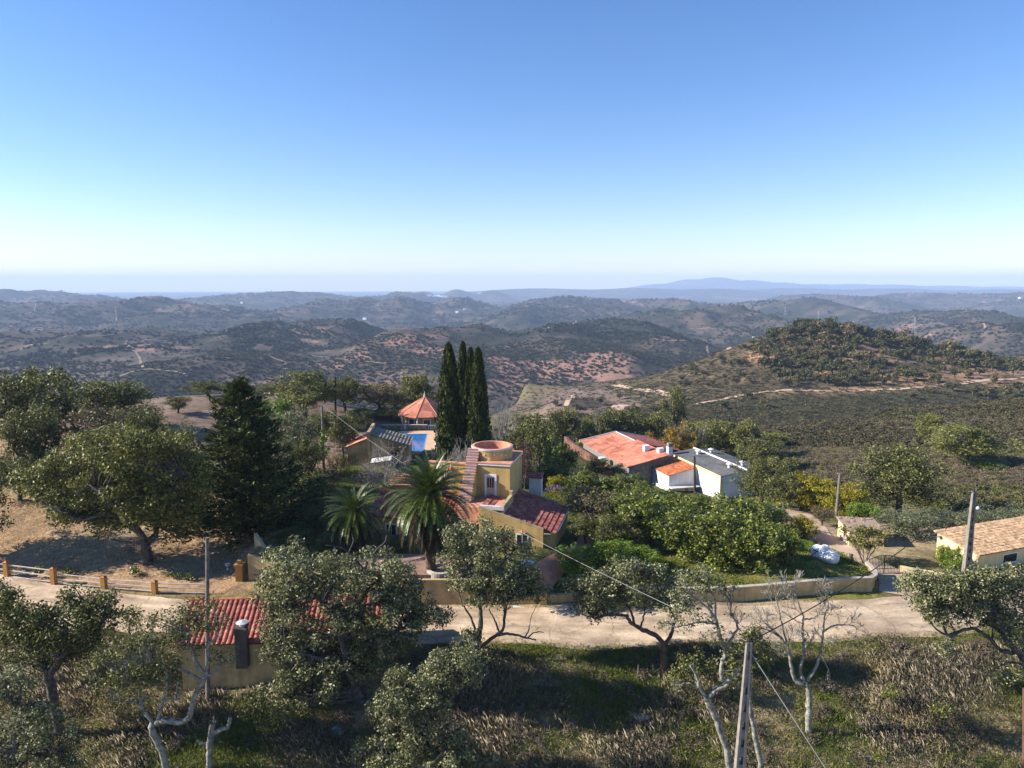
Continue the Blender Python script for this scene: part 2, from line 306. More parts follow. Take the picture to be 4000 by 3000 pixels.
def lerp(a, b, t): t = np.asarray(t)[:, None]; return a * (1 - t) + b * t
def gbias(x, y): return -.25 * sstep(5, 20, x) - .45 * sstep(-23, -27, x) + .5 * sstep(-25, -22, x) * (1 - sstep(-14, -10, x)) * sstep(38, 42, y) * (1 - sstep(48, 50, y))
def ground_colour(x, y, z):
    r = np.hypot(x, y); n1 = fbm(x, y, 7, 4, 41); n2 = fbm(x, y, 25, 4, 43); n3 = fbm(x, y, 120, 4, 45); n4 = fbm(x, y, 2.0, 3, 47)
    one = np.ones((len(x), 3))
    dry = one * (.33, .245, .145); green = one * (.075, .095, .028); soil = one * (.36, .23, .13); brown = one * (.2, .145, .10)
    scrub = one * (.10, .092, .042); red = one * (.30, .165, .11); dark = one * (.048, .05, .034)
    # foreground slope and road verge
    c = lerp(dry, green, sstep(.1, .5, n1 + .5 * n4 + gbias(x, y))); c = lerp(c, brown, sstep(.0, .5, n2 - .4 * n1 + .4 * n4))
    # estate garden
    gar = lerp(one * (.12, .11, .04), green, sstep(-.3, .3, n1)); gar = lerp(gar, dry, sstep(.15, .55, n2))
    c = lerp(c, gar, sstep(57.2, 58.5, y))
    fld = sstep(-20, -26, x) * sstep(57.5, 60.5, y + .12 * (x + 30)) * (1 - sstep(150, 190, r))
    sf = lerp(soil, dry, sstep(-.1, .5, n1)); sf = lerp(sf, one * (.2, .14, .105), sstep(100, 112, y)); sf = lerp(sf, green, sstep(.25, .5, n2) * .45)
    c = lerp(c, sf, fld)
    lawn = sstep(11, 13, x) * (1 - sstep(31, 33, x)) * sstep(57.6, 58.2, y) * (1 - sstep(72, 76, y))
    c = lerp(c, lerp(one * (.16, .15, .035), green, sstep(-.2, .5, n1)), lawn)
    # scrub slope on the right and everything further out
    sl_ = sstep(150, 200, r) + sstep(46, 60, x) * sstep(84, 100, y); sl_ = np.clip(sl_, 0, 1)
    scs = lerp(scrub, one * (.14, .105, .065), sstep(-.2, .4, n2)); scs = lerp(scs, one * (.09, .10, .03), sstep(.1, .5, n1))
    scs = lerp(scs, one * (.05, .05, .026), sstep(255, 275, r) * (1 - sstep(360, 385, y))); c = lerp(c, scs, sl_)
    # oak covered hill beyond
    hl = sstep(365, 385, y) * (1 - sstep(700, 800, r)) * sstep(70, 110, x)
    hcol = lerp(one * (.27, .165, .10), one * (.085, .066, .04), sstep(-.25, .25, n2 + .35 * n3 - .004 * (x - 215))); hcol = lerp(hcol, one*(.12,.09,.06), sstep(.1,.5,n1)*.6)
    c = lerp(c, hcol, hl)
    bare = sstep(240, 280, r) * (1 - sstep(520, 620, r)) * (1 - sstep(62, 90, x)) * sstep(-10, 30, x)
    c = lerp(c, lerp(one * (.17, .12, .095), one * (.085, .065, .045), sstep(-.1, .3, n2)), bare)
    # far hills
    fr = sstep(620, 820, r); nf = fbm(x, y, 260, 5, 51); nf2 = fbm(x, y, 45, 4, 53); nf3 = fbm(x, y, 700, 4, 55)
    f = lerp(one * (.028, .03, .02), one * (.095, .072, .055), sstep(-.3, .45, .7 * nf + .9 * nf2))
    bias = .12 * sstep(-200, 400, x) * (1 - sstep(1200, 2200, r)) - .05
    f = lerp(f, one * (.25, .145, .105), sstep(.22, .36, nf2 * .45 + nf * .55 + .25 * nf3 + bias - .1))
    f = lerp(f, one * (.13, .105, .085), sstep(.3, .5, nf3 - .006 * np.clip(z + 130, 0, 200)) * .8)
    sp = (vnoise(x / 60, y / 90, 71) > .86) & (r > 5500) & (r < 24000) & (z < -135) & (fbm(x, y, 1800, 3, 73) > .1)
    f = np.where(sp[:, None], one * (.75, .72, .68), f)
    return lerp(c, f, fr)
gcol = ground_colour(gx, gy, gzv)
gm = mesh_np('ground', np.c_[gx, gy, gzv], [quads], [], smooth=True)
at = gm.attributes.new('col', 'FLOAT_COLOR', 'POINT'); at.data.foreach_set('color', np.c_[gcol, np.ones(len(gcol))].astype(np.float32).ravel())
def ground_mat():
    m = bpy.data.materials.new('ground'); m.use_nodes = True; N = m.node_tree.nodes; L = m.node_tree.links; b = N['Principled BSDF']
    b.inputs['Roughness'].default_value = .95; b.inputs['Specular IOR Level'].default_value = .1
    a = N.new('ShaderNodeAttribute'); a.attribute_name = 'col'; tc = N.new('ShaderNodeTexCoord'); prev = a.outputs['Color']
    for sc_, amt in ((9.0, .35), (1.3, .3), (.17, .25)):
        n = N.new('ShaderNodeTexNoise'); n.inputs['Scale'].default_value = sc_; n.inputs['Detail'].default_value = 4; L.new(tc.outputs['Object'], n.inputs['Vector'])
        mr = N.new('ShaderNodeMapRange'); mr.inputs['From Min'].default_value = .3; mr.inputs['From Max'].default_value = .7
        mr.inputs['To Min'].default_value = 1 - amt; mr.inputs['To Max'].default_value = 1 + amt; L.new(n.outputs['Fac'], mr.inputs['Value'])
        x = N.new('ShaderNodeMix'); x.data_type = 'RGBA'; x.blend_type = 'MULTIPLY'; x.inputs[0].default_value = 1
        L.new(prev, x.inputs[6]); L.new(mr.outputs[0], x.inputs[7]); prev = x.outputs[2]
    L.new(prev, b.inputs['Base Color'])
    n = N.new('ShaderNodeTexNoise'); n.inputs['Scale'].default_value = 4; n.inputs['Detail'].default_value = 6; L.new(tc.outputs['Object'], n.inputs['Vector'])
    bp = N.new('ShaderNodeBump'); bp.inputs['Strength'].default_value = .6; bp.inputs['Distance'].default_value = .15; L.new(n.outputs['Fac'], bp.inputs['Height']); L.new(bp.outputs[0], b.inputs['Normal'])
    return m
gm.materials.append(ground_mat())
tag(link('ground', gm), kind='structure')

def strip(name, pts, width, m, off, wn=.15, step=.8, seed=1):   # a road or track draped over the terrain
    P = np.array(pts, float)[:, :2]; d = np.r_[0, np.cumsum(np.hypot(*np.diff(P, axis=0).T))]
    n = max(8, int(d[-1] / step)); s = np.linspace(0, d[-1], n)
    k = 3; xs = np.interp(s, d, P[:, 0]); ys = np.interp(s, d, P[:, 1])
    for _ in range(4):
        ker = max(3, int(n * .02)) | 1; pad = ker // 2
        xs = np.convolve(np.pad(xs, pad, 'edge'), np.ones(ker) / ker, 'valid'); ys = np.convolve(np.pad(ys, pad, 'edge'), np.ones(ker) / ker, 'valid')
    tx, ty = np.gradient(xs), np.gradient(ys); l = np.hypot(tx, ty) + 1e-9; nx, ny = -ty / l, tx / l
    W = np.broadcast_to(np.interp(s, d, width) if hasattr(width, '__len__') else width, n); m_ = 15
    e0 = 1 + wn * fbm(s, s * 0, 4, 3, seed); e1 = 1 + wn * fbm(s, s * 0 + 50, 4, 3, seed)
    V = []
    for j in range(m_):
        f = -1 + 2 * j / (m_ - 1); e = np.where(f < 0, e0, e1); V.append(np.c_[xs + nx * f * W / 2 * e, ys + ny * f * W / 2 * e])
    V = np.stack(V, 1).reshape(-1, 2); z = terr(V[:, 0], V[:, 1]) + off
    i = np.arange(n - 1)[:, None] * m_ + np.arange(m_ - 1)[None]
    q = np.stack([i, i + m_, i + m_ + 1, i + 1], -1).reshape(-1, 4); me = mesh_np(name, np.c_[V, z], [q], m, smooth=True)
    la = me.attributes.new('lane', 'FLOAT_VECTOR', 'POINT'); ac = np.tile(np.linspace(-1, 1, m_), n); la.data.foreach_set('vector', np.c_[np.repeat(s, m_) * .16, ac * 2.2, 0 * ac].astype(np.float32).ravel())
    return tag(link(name, me), kind='structure')
road = strip('road', [(-64,66),(-45,59.3),(-30,55.6),(-20,54.7),(-10,54.2),(0,53.5),(10,53.5),(20,53.9),(30,54.7),(38,56),(48,58),(62,60)],
             [5,4.9,4.8,4.8,5.0,5.4,5.5,5.6,5.8,6.2,6,5.5], M['road'], .06, .13)
# ------------------------------------------------------------------ built things
M['yellow'] = mat('yellow', [(.42, .28, .10), (.53, .36, .14), (.60, .42, .17)], scale=.5, rough=.9, bump=.25, bscale=12, fine=.12, bdist=.02, streak=.1)
M['yellow_old'] = mat('yellow_old', [(.30, .22, .12), (.46, .34, .17), (.56, .42, .22)], scale=.9, rough=.95, bump=.3, bscale=10, fine=.2, bdist=.03, streak=.18)
M['yellow_pale'] = mat('yellow_pale', [(.62, .47, .24), (.72, .56, .30), (.76, .60, .34)], scale=.5, rough=.9, bump=.2, bscale=12, fine=.1, bdist=.02, streak=.1)
M['ochre'] = mat('ochre', [(.42, .21, .06), (.52, .27, .08)], scale=1.5, rough=.9, fine=.15)
M['white'] = mat('white', [(.70, .68, .66), (.80, .79, .78)], scale=.6, rough=.8, fine=.06, streak=.06)
M['grey_white'] = mat('grey_white', [(.48, .47, .45), (.66, .65, .62)], scale=1.2, rough=.85, fine=.1)
M['red_tile'] = mat('red_tile', [(.17, .05, .04), (.33, .09, .065), (.43, .14, .10), (.5, .22, .16)], scale=1.3, rough=.85, fine=.45, cell=2.6)
M['tile_orange'] = mat('tile_orange', [(.44, .12, .05), (.56, .18, .07), (.62, .24, .11)], scale=.8, rough=.8, fine=.3, cell=2.2)
M['salmon'] = mat('salmon', [(.46, .15, .085), (.58, .205, .125), (.65, .26, .17)], scale=.18, rough=.8, fine=.2, cell=.7, streak=.1)
M['old_tile'] = mat('old_tile', [(.22, .15, .09), (.40, .24, .14), (.48, .34, .2), (.52, .26, .16)], scale=2.2, rough=.95, fine=.4, cell=3.2)
M['stone_tile'] = mat('stone_tile', [(.13, .11, .09), (.27, .23, .18), (.36, .31, .25)], scale=1.6, rough=.95, bump=.5, fine=.3)
M['terracotta'] = mat('terracotta', [(.48, .19, .11), (.60, .27, .17), (.66, .34, .22)], scale=1.5, rough=.85, fine=.2)
M['deck'] = mat('deck', [(.55, .34, .2), (.66, .43, .27)], scale=1.2, rough=.9, fine=.15)
M['grey_roof'] = mat('grey_roof', [(.075, .075, .078), (.13, .13, .13), (.19, .185, .18)], scale=.5, rough=.9, fine=.3)
M['stone'] = mat('stone', [(.10, .075, .055), (.22, .165, .12), (.36, .28, .21)], scale=2.5, rough=.95, bump=.8, bscale=5, fine=.4, bdist=.1)
M['stone_pale'] = mat('stone_pale', [(.30, .25, .2), (.45, .39, .32), (.52, .46, .4)], scale=2.0, rough=.95, bump=.6, bscale=5, fine=.3, bdist=.08)
M['rubble'] = mat('rubble', [(.26, .17, .11), (.38, .28, .2), (.3, .24, .16)], scale=3, rough=.95, bump=.8, fine=.4)
M['dark'] = mat('dark', [(.012, .012, .014), (.02, .02, .022)], scale=1, rough=.25, spec=.5)
M['door_wood'] = mat('door_wood', [(.5, .36, .28), (.6, .46, .38)], scale=3, rough=.7)
M['door_orange'] = mat('door_orange', [(.5, .24, .05), (.56, .3, .08)], scale=3, rough=.7)
M['tile_blue'] = mat('tile_blue', [(.5, .47, .46), (.16, .17, .24), (.45, .42, .42)], scale=9, rough=.5, detail=2)
M['paving'] = mat('paving', [(.16, .10, .075), (.30, .19, .14), (.40, .29, .23)], scale=.9, rough=.9, bump=.4, fine=.35)
M['metal'] = mat('metal', [(.45, .45, .46), (.55, .55, .56)], scale=2, rough=.4)
M['iron'] = mat('iron', [(.02, .022, .022), (.035, .035, .035)], scale=2, rough=.6)
M['concrete'] = mat('concrete', [(.15, .135, .12), (.21, .19, .17), (.27, .245, .22)], scale=2, rough=.95, fine=.2)
M['pole_wood'] = mat('pole_wood', [(.10, .085, .075), (.19, .165, .15), (.24, .22, .2)], scale=4, rough=.95, fine=.3)
M['pole_dark'] = mat('pole_dark', [(.035, .028, .024), (.07, .055, .045)], scale=3, rough=.95)
M['pole_brown'] = mat('pole_brown', [(.10, .05, .04), (.16, .08, .06)], scale=3, rough=.95)
M['rail'] = mat('rail', [(.36, .31, .27), (.55, .49, .44)], scale=3, rough=.9)
M['water'] = mat('water', [(.02, .13, .36), (.03, .19, .46)], scale=.8, rough=.06, spec=.5, bump=.15, bscale=3)
M['pool_tile'] = mat('pool_tile', [(.05, .3, .62), (.08, .38, .7)], scale=2, rough=.3)
M['vine_wall'] = mat('vine_wall', [(.09, .04, .03), (.16, .075, .055), (.24, .17, .12)], scale=.9, rough=.95, bump=.6, fine=.4)
M['cable'] = mat('cable', [(.02, .02, .02), (.03, .03, .03)], scale=1, rough=.6)
M['cable_pale'] = mat('cable_pale', [(.30, .29, .28), (.36, .35, .34)], scale=1, rough=.5)
M['chimney_grey'] = mat('chimney_grey', [(.07, .06, .055), (.13, .115, .10)], scale=1.2, rough=.95, fine=.2)
M['red_paint'] = mat('red_paint', [(.5, .05, .04), (.55, .07, .05)], scale=2)
M['blue_paint'] = mat('blue_paint', [(.02, .04, .16), (.03, .05, .2)], scale=2)

def place(lx, ly, o, rz):                   # local -> world xy
    return o[0] + lx * math.cos(rz) - ly * math.sin(rz), o[1] + lx * math.sin(rz) + ly * math.cos(rz)
def roof_sheet(O, a, b, pitch, amp, course, step, th=.08, sub=6):
    """tiled sheet: O corner at the eave, a along the eave, b up the slope"""
    O, a, b = (np.array(v, float) for v in (O, a, b)); La, Lb = np.linalg.norm(a), np.linalg.norm(b); n = np.cross(a, b); n /= np.linalg.norm(n)
    if n[2] < 0: n = -n
    na_ = max(2, int(round(La / pitch))) * sub; ncs = max(1, int(round(Lb / course)))
    s = np.linspace(0, 1, na_ + 1); h = amp * np.abs(np.sin(s * na_ / sub * math.pi)) ** .7
    V = []; rows = []
    for k in range(ncs):
        rows += [(k / ncs, step), ((k + 1) / ncs, 0.0)]
    for t, e in rows: V.append(O + s[:, None] * a + t * b + (h + e)[:, None] * n)
    V = np.concatenate(V); m = na_ + 1
    i = np.arange(len(rows) - 1)[:, None] * m + np.arange(na_)[None]
    Fq = np.stack([i, i + 1, i + m + 1, i + m], -1).reshape(-1, 4)
    lo = [O - n * th, O + a - n * th, O + a + b - n * th, O + b - n * th]; hi = [O - n * .004, O + a - n * .004, O + a + b - n * .004, O + b - n * .004]
    k0 = len(V); V = np.concatenate([V, lo, hi])
    X = [[k0, k0+3, k0+2, k0+1], [k0, k0+1, k0+5, k0+4], [k0+1, k0+2, k0+6, k0+5], [k0+2, k0+3, k0+7, k0+6], [k0+3, k0, k0+4, k0+7]]
    # closing skirts at the eave ends of the tiles
    return V, [list(q) for q in Fq] + X
def sheet(name, mat_, parent, *a, **k):
    mb = MB(); mb.add(*roof_sheet(*a, **k)); return mb.build(name, mat_, parent)
def wall_line(pts, th, z0, z1):              # wall following a plan polyline; z1 may vary per point
    P = np.array(pts, float); T = np.gradient(P, axis=0); T /= np.linalg.norm(T, axis=1, keepdims=True); N_ = np.c_[-T[:, 1], T[:, 0]]
    z1 = np.broadcast_to(z1, len(P)); z0 = np.broadcast_to(z0, len(P)); mb = MB(); V = []
    for p, n, a, b in zip(P, N_, z0, z1):
        l = p + n * th / 2; r = p - n * th / 2; V += [(r[0], r[1], a), (l[0], l[1], a), (l[0], l[1], b), (r[0], r[1], b)]
    Fq = []
    for i in range(len(P) - 1):
        for j in range(4): Fq.append((4*i + j, 4*i + (j+1) % 4, 4*i + 4 + (j+1) % 4, 4*i + 4 + j))
    k = 4 * (len(P) - 1); Fq += [(0, 3, 2, 1), (k, k+1, k+2, k+3)]
    return mb.add(V, Fq)
def window(parent, x0, x1, z0, z1, y, frame=M['white'], bars=1, th=.12, name='window'):
    w_ = .11; f = MB()
    f.box(x0 - w_, x1 + w_, y - .05, y + th, z1, z1 + w_); f.box(x0 - w_, x1 + w_, y - .07, y + th, z0 - w_, z0)
    f.box(x0 - w_, x0, y - .05, y + th, z0, z1); f.box(x1, x1 + w_, y - .05, y + th, z0, z1)
    o = f.build(name, frame, parent)
    p = MB(); p.box(x0, x1, y - .012, y + th - .01, z0, z1); p.build('pane', M['dark'], o)
    b = MB()
    for i in range(1, bars + 1):
        c = x0 + (x1 - x0) * i / (bars + 1); b.box(c - .025, c + .025, y - .03, y - .013, z0, z1)
    if bars: b.build('sash', frame, o)
    return o

# ---- the yellow villa
HO = (-.2, 69.5); HR = R(-13)
vil = empty('villa', (HO[0], HO[1], 0), HR)
tag(vil, 'yellow villa with red tiled roof, square tower and round rooftop tank above the road', 'house')
b = MB()                                                     # right wing: mono pitch falling to the right, rounded front right corner
zt = lambda x: 5.85 - .276 * (x + 2)
poly = [(-2.0, -4.55), (4.25, -4.55), (4.25, -4.15)]
for i in range(7):
    a_ = R(-90 + 90 * i / 6); poly.append((4.25 + 1.0 * math.cos(a_), -3.1 + 1.0 * math.sin(a_)))
poly += [(5.25, 4.1), (-2.0, 4.1)]
b.prism(poly, -.5, [zt(p[0]) - .05 for p in poly]); b.build('wing_wall', M['yellow'], vil)
for y0, y1 in ((-4.56, -4.36), (3.92, 4.14)):
    q = [(-2.0, y0), (4.26, y0), (4.26, y1), (-2.0, y1)]; MB().prism(q, [zt(p[0]) - .04 for p in q], [zt(p[0]) + .16 for p in q]).build('parapet', M['yellow_old'], vil)
sheet('wing_roof', M['red_tile'], vil, (5.42, -4.34, zt(5.42)), (0, 8.24, 0), (-7.42, 0, .276 * 7.42), .21, .022, .53, .055, sub=4)
b = MB(); b.tube([(5.5, 4.1, zt(5.5) - .03), (5.5, -3.0, zt(5.5) - .03), (5.3, -3.9, zt(5.5) - .04), (4.9, -4.35, zt(5.5) - .04), (4.3, -4.5, zt(5.5) - .03)], .075, 8); b.build('gutter', M['grey_white'], vil)
wn_ = window(vil, 1.75, 2.75, 1.9, 3.5, -4.56)
b = MB(); b.box(1.9, 2.6, -4.75, -4.56, 3.75, 3.82); b.tube([(2.25, -4.66, 3.82), (2.25, -4.66, 4.0)], [.1, .04], 8); b.build('window_canopy', M['terracotta'], vil)
window(vil, -1.0, .1, 1.9, 3.5, -4.56)
# tower
b = MB(); b.box(-4.4, 0, 0, 5.7, -.5, 9.0); b.build('tower_wall', M['yellow'], vil)
b = MB(); b.box(-3.35, .06, -.1, .02, 8.86, 9.06); b.box(.0, .06, .02, 5.76, 8.9, 9.06); b.build('tower_cornice', M['white'], vil)
b = MB(); b.box(-4.45, .1, -.14, 5.8, 9.063, 9.14); b.build('tower_roof', M['terracotta'], vil)
d = MB(); d.box(-2.65, -2.45, -.06, .05, 5.6, 7.95); d.box(-1.6, -1.4, -.06, .05, 5.6, 7.95); d.box(-2.45, -1.6, -.06, .05, 7.72, 7.95)
dfr = d.build('door', M['white'], vil); dfr['label'] = 'glazed tower door in a white surround'
d = MB(); d.box(-2.45, -1.6, -.02, .05, 5.63, 7.72); d.build('door_leaf', M['door_wood'], dfr)
d = MB()
for i in range(3): d.box(-2.36 + i * .25, -2.19 + i * .25, -.035, -.021, 6.55, 7.55)
d.build('pane', M['dark'], dfr)
d = MB(); d.tube([(-1.7, -.08, 6.5), (-1.7, -.08, 6.62)], .02, 6); d.build('handle', M['metal'], dfr)
# birds and tank
tc_ = (-2.55, 2.75); tr_ = 2.12
b = MB(); b.lathe([(tr_, 9.14), (tr_, 10.12), (tr_ - .22, 10.12)], (tc_[0], tc_[1], 0), 64)
tank = b.build('water_tank', M['yellow'], vil, smooth=False)
b = MB(); b.lathe([(tr_ + .005, 10.12), (tr_ + .06, 10.14), (tr_ + .06, 10.3), (tr_ + .02, 10.32)], (tc_[0], tc_[1], 0), 64); b.build('white_band', M['grey_white'], tank)
b = MB(); b.lathe([(tr_ + .02, 10.324), (tr_ - .22, 10.34), (tr_ - .25, 10.30), (tr_ - .27, 9.25), (0.01, 9.22)], (tc_[0], tc_[1], 0), 64); b.build('red_lining', M['terracotta'], tank)
for k, (az, z, s) in enumerate([(-128, 9.72, .9), (-112, 9.62, .8), (-98, 9.78, .7), (-84, 9.40, 1.0), (-70, 9.78, .7), (-62, 9.58, .6), (-50, 9.74, .95), (-36, 9.62, .9)]):
    a_ = R(az); rr = tr_ + .03; c_ = np.array([tc_[0] + rr * math.cos(a_), tc_[1] + rr * math.sin(a_), z]); t_ = np.array([-math.sin(a_), math.cos(a_), 0]); n_ = np.array([math.cos(a_), math.sin(a_), 0]); u_ = np.array([0, 0, 1.])
    tl = .5 * (1 if k % 2 else -1); t2 = t_ * math.cos(tl) + u_ * math.sin(tl); u2 = -t_ * math.sin(tl) + u_ * math.cos(tl); s *= .2
    P = [(-1, 0), (-.2, .1), (.1, .75), (.28, .12), (.9, .05), (.28, -.12), (.1, -.75), (-.2, -.1)]
    V = [c_ + s * (p[0] * t2 + p[1] * u2) for p in P]; V2 = [v + n_ * .035 for v in V]; n = len(P)
    b = MB(); b.add(V + V2, [tuple(range(n)), tuple(range(n, 2*n))] + [(i, (i+1) % n, n + (i+1) % n, n + i) for i in range(n)]); b.build('bird_relief', M['white'], tank)
# outside stair up to the tank
b = MB(); tr2 = MB(); rs = MB(); NS = 19; ri, ru = .245, .185
for i in range(NS):
    z1 = 10.30 - i * ri; y1 = 1.0 - i * ru
    y_hi = y1 if i else 1.4
    b.box(-4.62, -3.42, y1 - ru, min(y_hi, 1.2) if i else 1.2, z1 - ri * (3 if y1 < 0 else 1.2), z1 - .045)
    tr2.box(-4.66, -3.38, y1 - ru - .03, y1 + .004, z1 - .044, z1)
    rs.box(-4.58, -3.46, y1 - ru - .016, y1 - ru + .002, z1 - ri + .004, z1 - .05)
st = b.build('stair', M['yellow'], vil); tr2.build('tread', M['terracotta'], st); rs.build('tiled_riser', M['tile_blue'], st)
b = MB(); P = [(-4.62, 1.2, 9.15), (-4.62, 1.0 - NS * ru, 5.5), (-4.62, -.001, 5.5)]
b.prism([(-4.6, 1.0 - NS * ru + .1), (-3.44, 1.0 - NS * ru + .1), (-3.44, -.004), (-4.6, -.004)], 4.5, [5.55, 5.55, 8.7, 8.7]); b.build('stair_base', M['yellow'], vil)
# terrace
b = MB(); b.box(-4.4, 0, -3.75, -.004, 4.0, 5.6); b.build('terrace', M['terracotta'], vil)
b = MB(); b.box(0.002, .34, -4.1, -.02, 4.5, 6.02); b.box(0.002, .34, -.45, -.02, 6.02, 6.42); b.build('terrace_parapet', M['yellow_old'], vil)
b = MB(); b.box(-2.0, .36, -4.2, -3.9, 5.62, 5.98); b.box(-2.0, .36, -3.9, -3.76, 5.3, 5.9); b.build('terrace_kerb', M['grey_white'], vil)
# left parts
b = MB(); b.box(-9.2, -4.41, 1.7, 2.1, -.5, 8.35); b.box(-9.2, -4.41, 2.1, 6.2, -.5, 6.2); b.build('rear_block', M['yellow'], vil)
b = MB(); b.box(-9.3, -4.42, 1.6, 2.2, 8.353, 8.47); b.build('rear_roof', M['terracotta'], vil)
o = sheet('canopy', M['red_tile'], vil, (-8.2, 1.0, 7.55), (1.6, 0, 0), (0, .75, .5), .26, .07, .4, .03)
b = MB(); b.box(-8.0, -7.0, 1.66, 1.72, 7.0, 7.4); b.build('vent_opening', M['dark'], vil)
b = MB(); b.box(-13.2, -4.63, -4.3, 1.69, -.5, 4.3); b.prism([(-13.2, -4.3), (-13.0, -4.3), (-13.0, 1.69), (-13.2, 1.69)], 4.3, [4.5, 4.5, 4.6, 4.6])
b.add([(-13.2, -4.3, 4.3), (-13.2, 1.69, 4.3), (-13.2, -1.3, 5.75), (-4.63, -4.3, 4.3), (-4.63, 1.69, 4.3), (-4.63, -1.3, 5.75)], [(0, 2, 1), (3, 4, 5), (0, 3, 5, 2), (1, 2, 5, 4)])
b.build('left_wall', M['yellow'], vil)
sheet('left_roof', M['red_tile'], vil, (-13.5, -4.75, 4.22), (8.85, 0, 0), (0, 3.45, 1.65), .36, .09, .42, .02)
sheet('left_roof', M['red_tile'], vil, (-4.65, 2.1, 4.3), (-8.85, 0, 0), (0, -3.4, 1.55), .36, .09, .42, .02)
b = MB(); b.tube([(-13.5, -1.3, 5.9), (-4.66, -1.3, 5.9)], .16, 10); b.build('ridge_cap', M['tile_orange'], vil)
b = MB(); b.box(-11.6, -9.3, 2.0, 4.4, -.5, 5.3); b.build('turret_wall', M['yellow'], vil)
b = MB(); b.add([(-11.9, 1.7, 5.3), (-9.0, 1.7, 5.3), (-9.0, 4.7, 5.3), (-11.9, 4.7, 5.3), (-10.45, 3.2, 6.35)], [(0, 1, 4), (1, 2, 4), (2, 3, 4), (3, 0, 4), (3, 2, 1, 0)]); b.build('turret_roof', M['salmon'], vil)
window(vil, -8.6, -7.6, 1.9, 3.4, -4.31); window(vil, -11.6, -10.6, 1.9, 3.4, -4.31)
b = MB(); b.box(.9, 2.2, 5.2, 6.2, 2, 6.3); b.build('chimney', M['grey_white'], vil)
sheet('chimney_cap', M['red_tile'], vil, (.8, 5.05, 6.42), (1.5, 0, 0), (0, 1.3, .25), .24, .06, .4, .02)

# ---- villa garden: retaining walls, planter, terrace paving, gate pillar
xs = np.linspace(-23.8, 2.0, 40); tag(wall_line([(x, float(yw(x))) for x in xs], .34, -1.2, np.interp(xs, [-23.8, -21, -12, 2], [2.9, 2.2, 2.35, 2.4])).build('retaining_wall', M['yellow_old']),
    'long plain yellow retaining wall with its foot on the road below the palms', 'wall')
b = MB(); b.prism([(-15, 58.3), (-4.4, 57.6), (-3.0, 63.5), (-4, 66), (-15.5, 68.5)], .8, 2.42); tag(b.build('paved_terrace', M['paving']), kind='structure')
tag(wall_line([(-25.0, 66.5), (-23.2, 64.2), (-22.0, 62.8), (-21.0, 62.0)], .3, 0, [3.0, 2.2, 1.7, 1.6]).build('curved_garden_wall', M['yellow_pale']), 'curved pale garden wall sweeping down behind the orange pillar', 'wall')
b = MB(); b.box(-24.9, -24.3, 60.9, 61.5, -.3, 1.9); b.box(-25.0, -24.2, 60.8, 61.6, 1.9, 2.05); b.box(-24.78, -24.42, 61.02, 61.38, 2.05, 2.35)
tag(b.build('gate_pillar', M['ochre']), 'orange gate pillar with a stepped cap at the left end of the retaining wall', 'pillar')
pt = empty('palm_planter', (-6.15, 58.75, 2.2)); tag(pt, 'round stone ring planter at the foot of the tall palm', 'planter')
b = MB(); b.lathe([(1.25, -.4), (1.25, .42), (.98, .45), (.95, .15)], k=32); b.build('ring', M['stone_pale'], pt); b = MB(); b.lathe([(.95, .2), (.01, .22)], k=32); b.build('soil', M['rubble'], pt)
b = MB(); b.box(2.35, 2.95, 56.6, 57.2, -.3, 1.25); b.lathe([(.3, 0), (.28, .12), (.15, .28), (.01, .33)], (2.65, 56.9, 1.25), 16); tag(b.build('gate_pillar', M['yellow']), 'short yellow pillar with a rounded cap beside the red entrance steps', 'pillar')
tag(wall_line([(3.0, 57.0), (4.3, 57.1), (5.6, 57.4)], .3, -.5, 1.0).build('low_wall', M['yellow_old']), 'short low yellow wall to the right of the entrance steps', 'wall')
stp = MB()
for i in range(4): stp.box(.9, 2.3, 56.9 + i * .35, 60, -.4, .22 * (i + 1))
tag(stp.build('entrance_steps', M['terracotta']), 'red tiled entrance steps leading up from the road beside the pillar', 'steps')
strip('red_path', [(1.7, 58.2), (2.6, 59.4), (4.3, 62.2), (6.9, 66.5), (8.4, 71)], 1.8, M['terracotta'], .1, .02, .4)
b = MB(); b.box(.05, .95, 56.35, 56.75, -.2, .16); tag(b.build('doorstep', M['grey_white']), 'pale stone doorstep slab at the foot of the red steps', 'step')
# right hand boundary wall
xs = np.linspace(9, 31.6, 46); pl = [(x, float(yw2(x))) for x in xs] + [(32.3, 60.2), (32.7, 61.0), (32.9, 62.2), (33.0, 63.3)]
bw = empty('boundary_wall', (20, 58, 0)); tag(bw, 'weathered boundary wall with a pale cap curving along the road below the lawn', 'wall')
Pl = np.array(pl) - [20, 58]; wall_line(Pl, .32, -1.2, 1.38).build('wall', M['yellow_old'], bw); wall_line(Pl, .40, 1.382, 1.46).build('coping', M['stone_pale'], bw)

# ---- tiled shed in front of the road
SO = at_y(715, 2690, 47.6); sr = R(3); shed = empty('tiled_shed', (SO[0], SO[1], 0), sr)
tag(shed, 'yellow roadside shed with a red barrel tile roof partly hidden by the big oak', 'shed')
L = 14.0
b = MB(); b.prism([(0, 0), (L, 0), (L, 4.2), (0, 4.2)], -3, [1.72, 1.72, 2.5, 2.5])
b.add([(0, 0, 1.7), (0, 3.0, 3.28), (0, 4.2, 2.5), (L, 0, 1.7), (L, 3.0, 3.28), (L, 4.2, 2.5)], [(0, 1, 2), (3, 5, 4), (0, 3, 4, 1), (1, 4, 5, 2)]); b.build('wall', M['yellow_old'], shed)
rf = sheet('roof', M['red_tile'], shed, (-.35, -.35, 1.62), (L + .7, 0, 0), (0, 3.36, 1.82), .37, .105, .42, .025, sub=8)
sheet('roof', M['red_tile'], shed, (L + .35, 4.75, 2.45), (-L - .7, 0, 0), (0, -1.74, .98), .37, .105, .42, .025, sub=8)
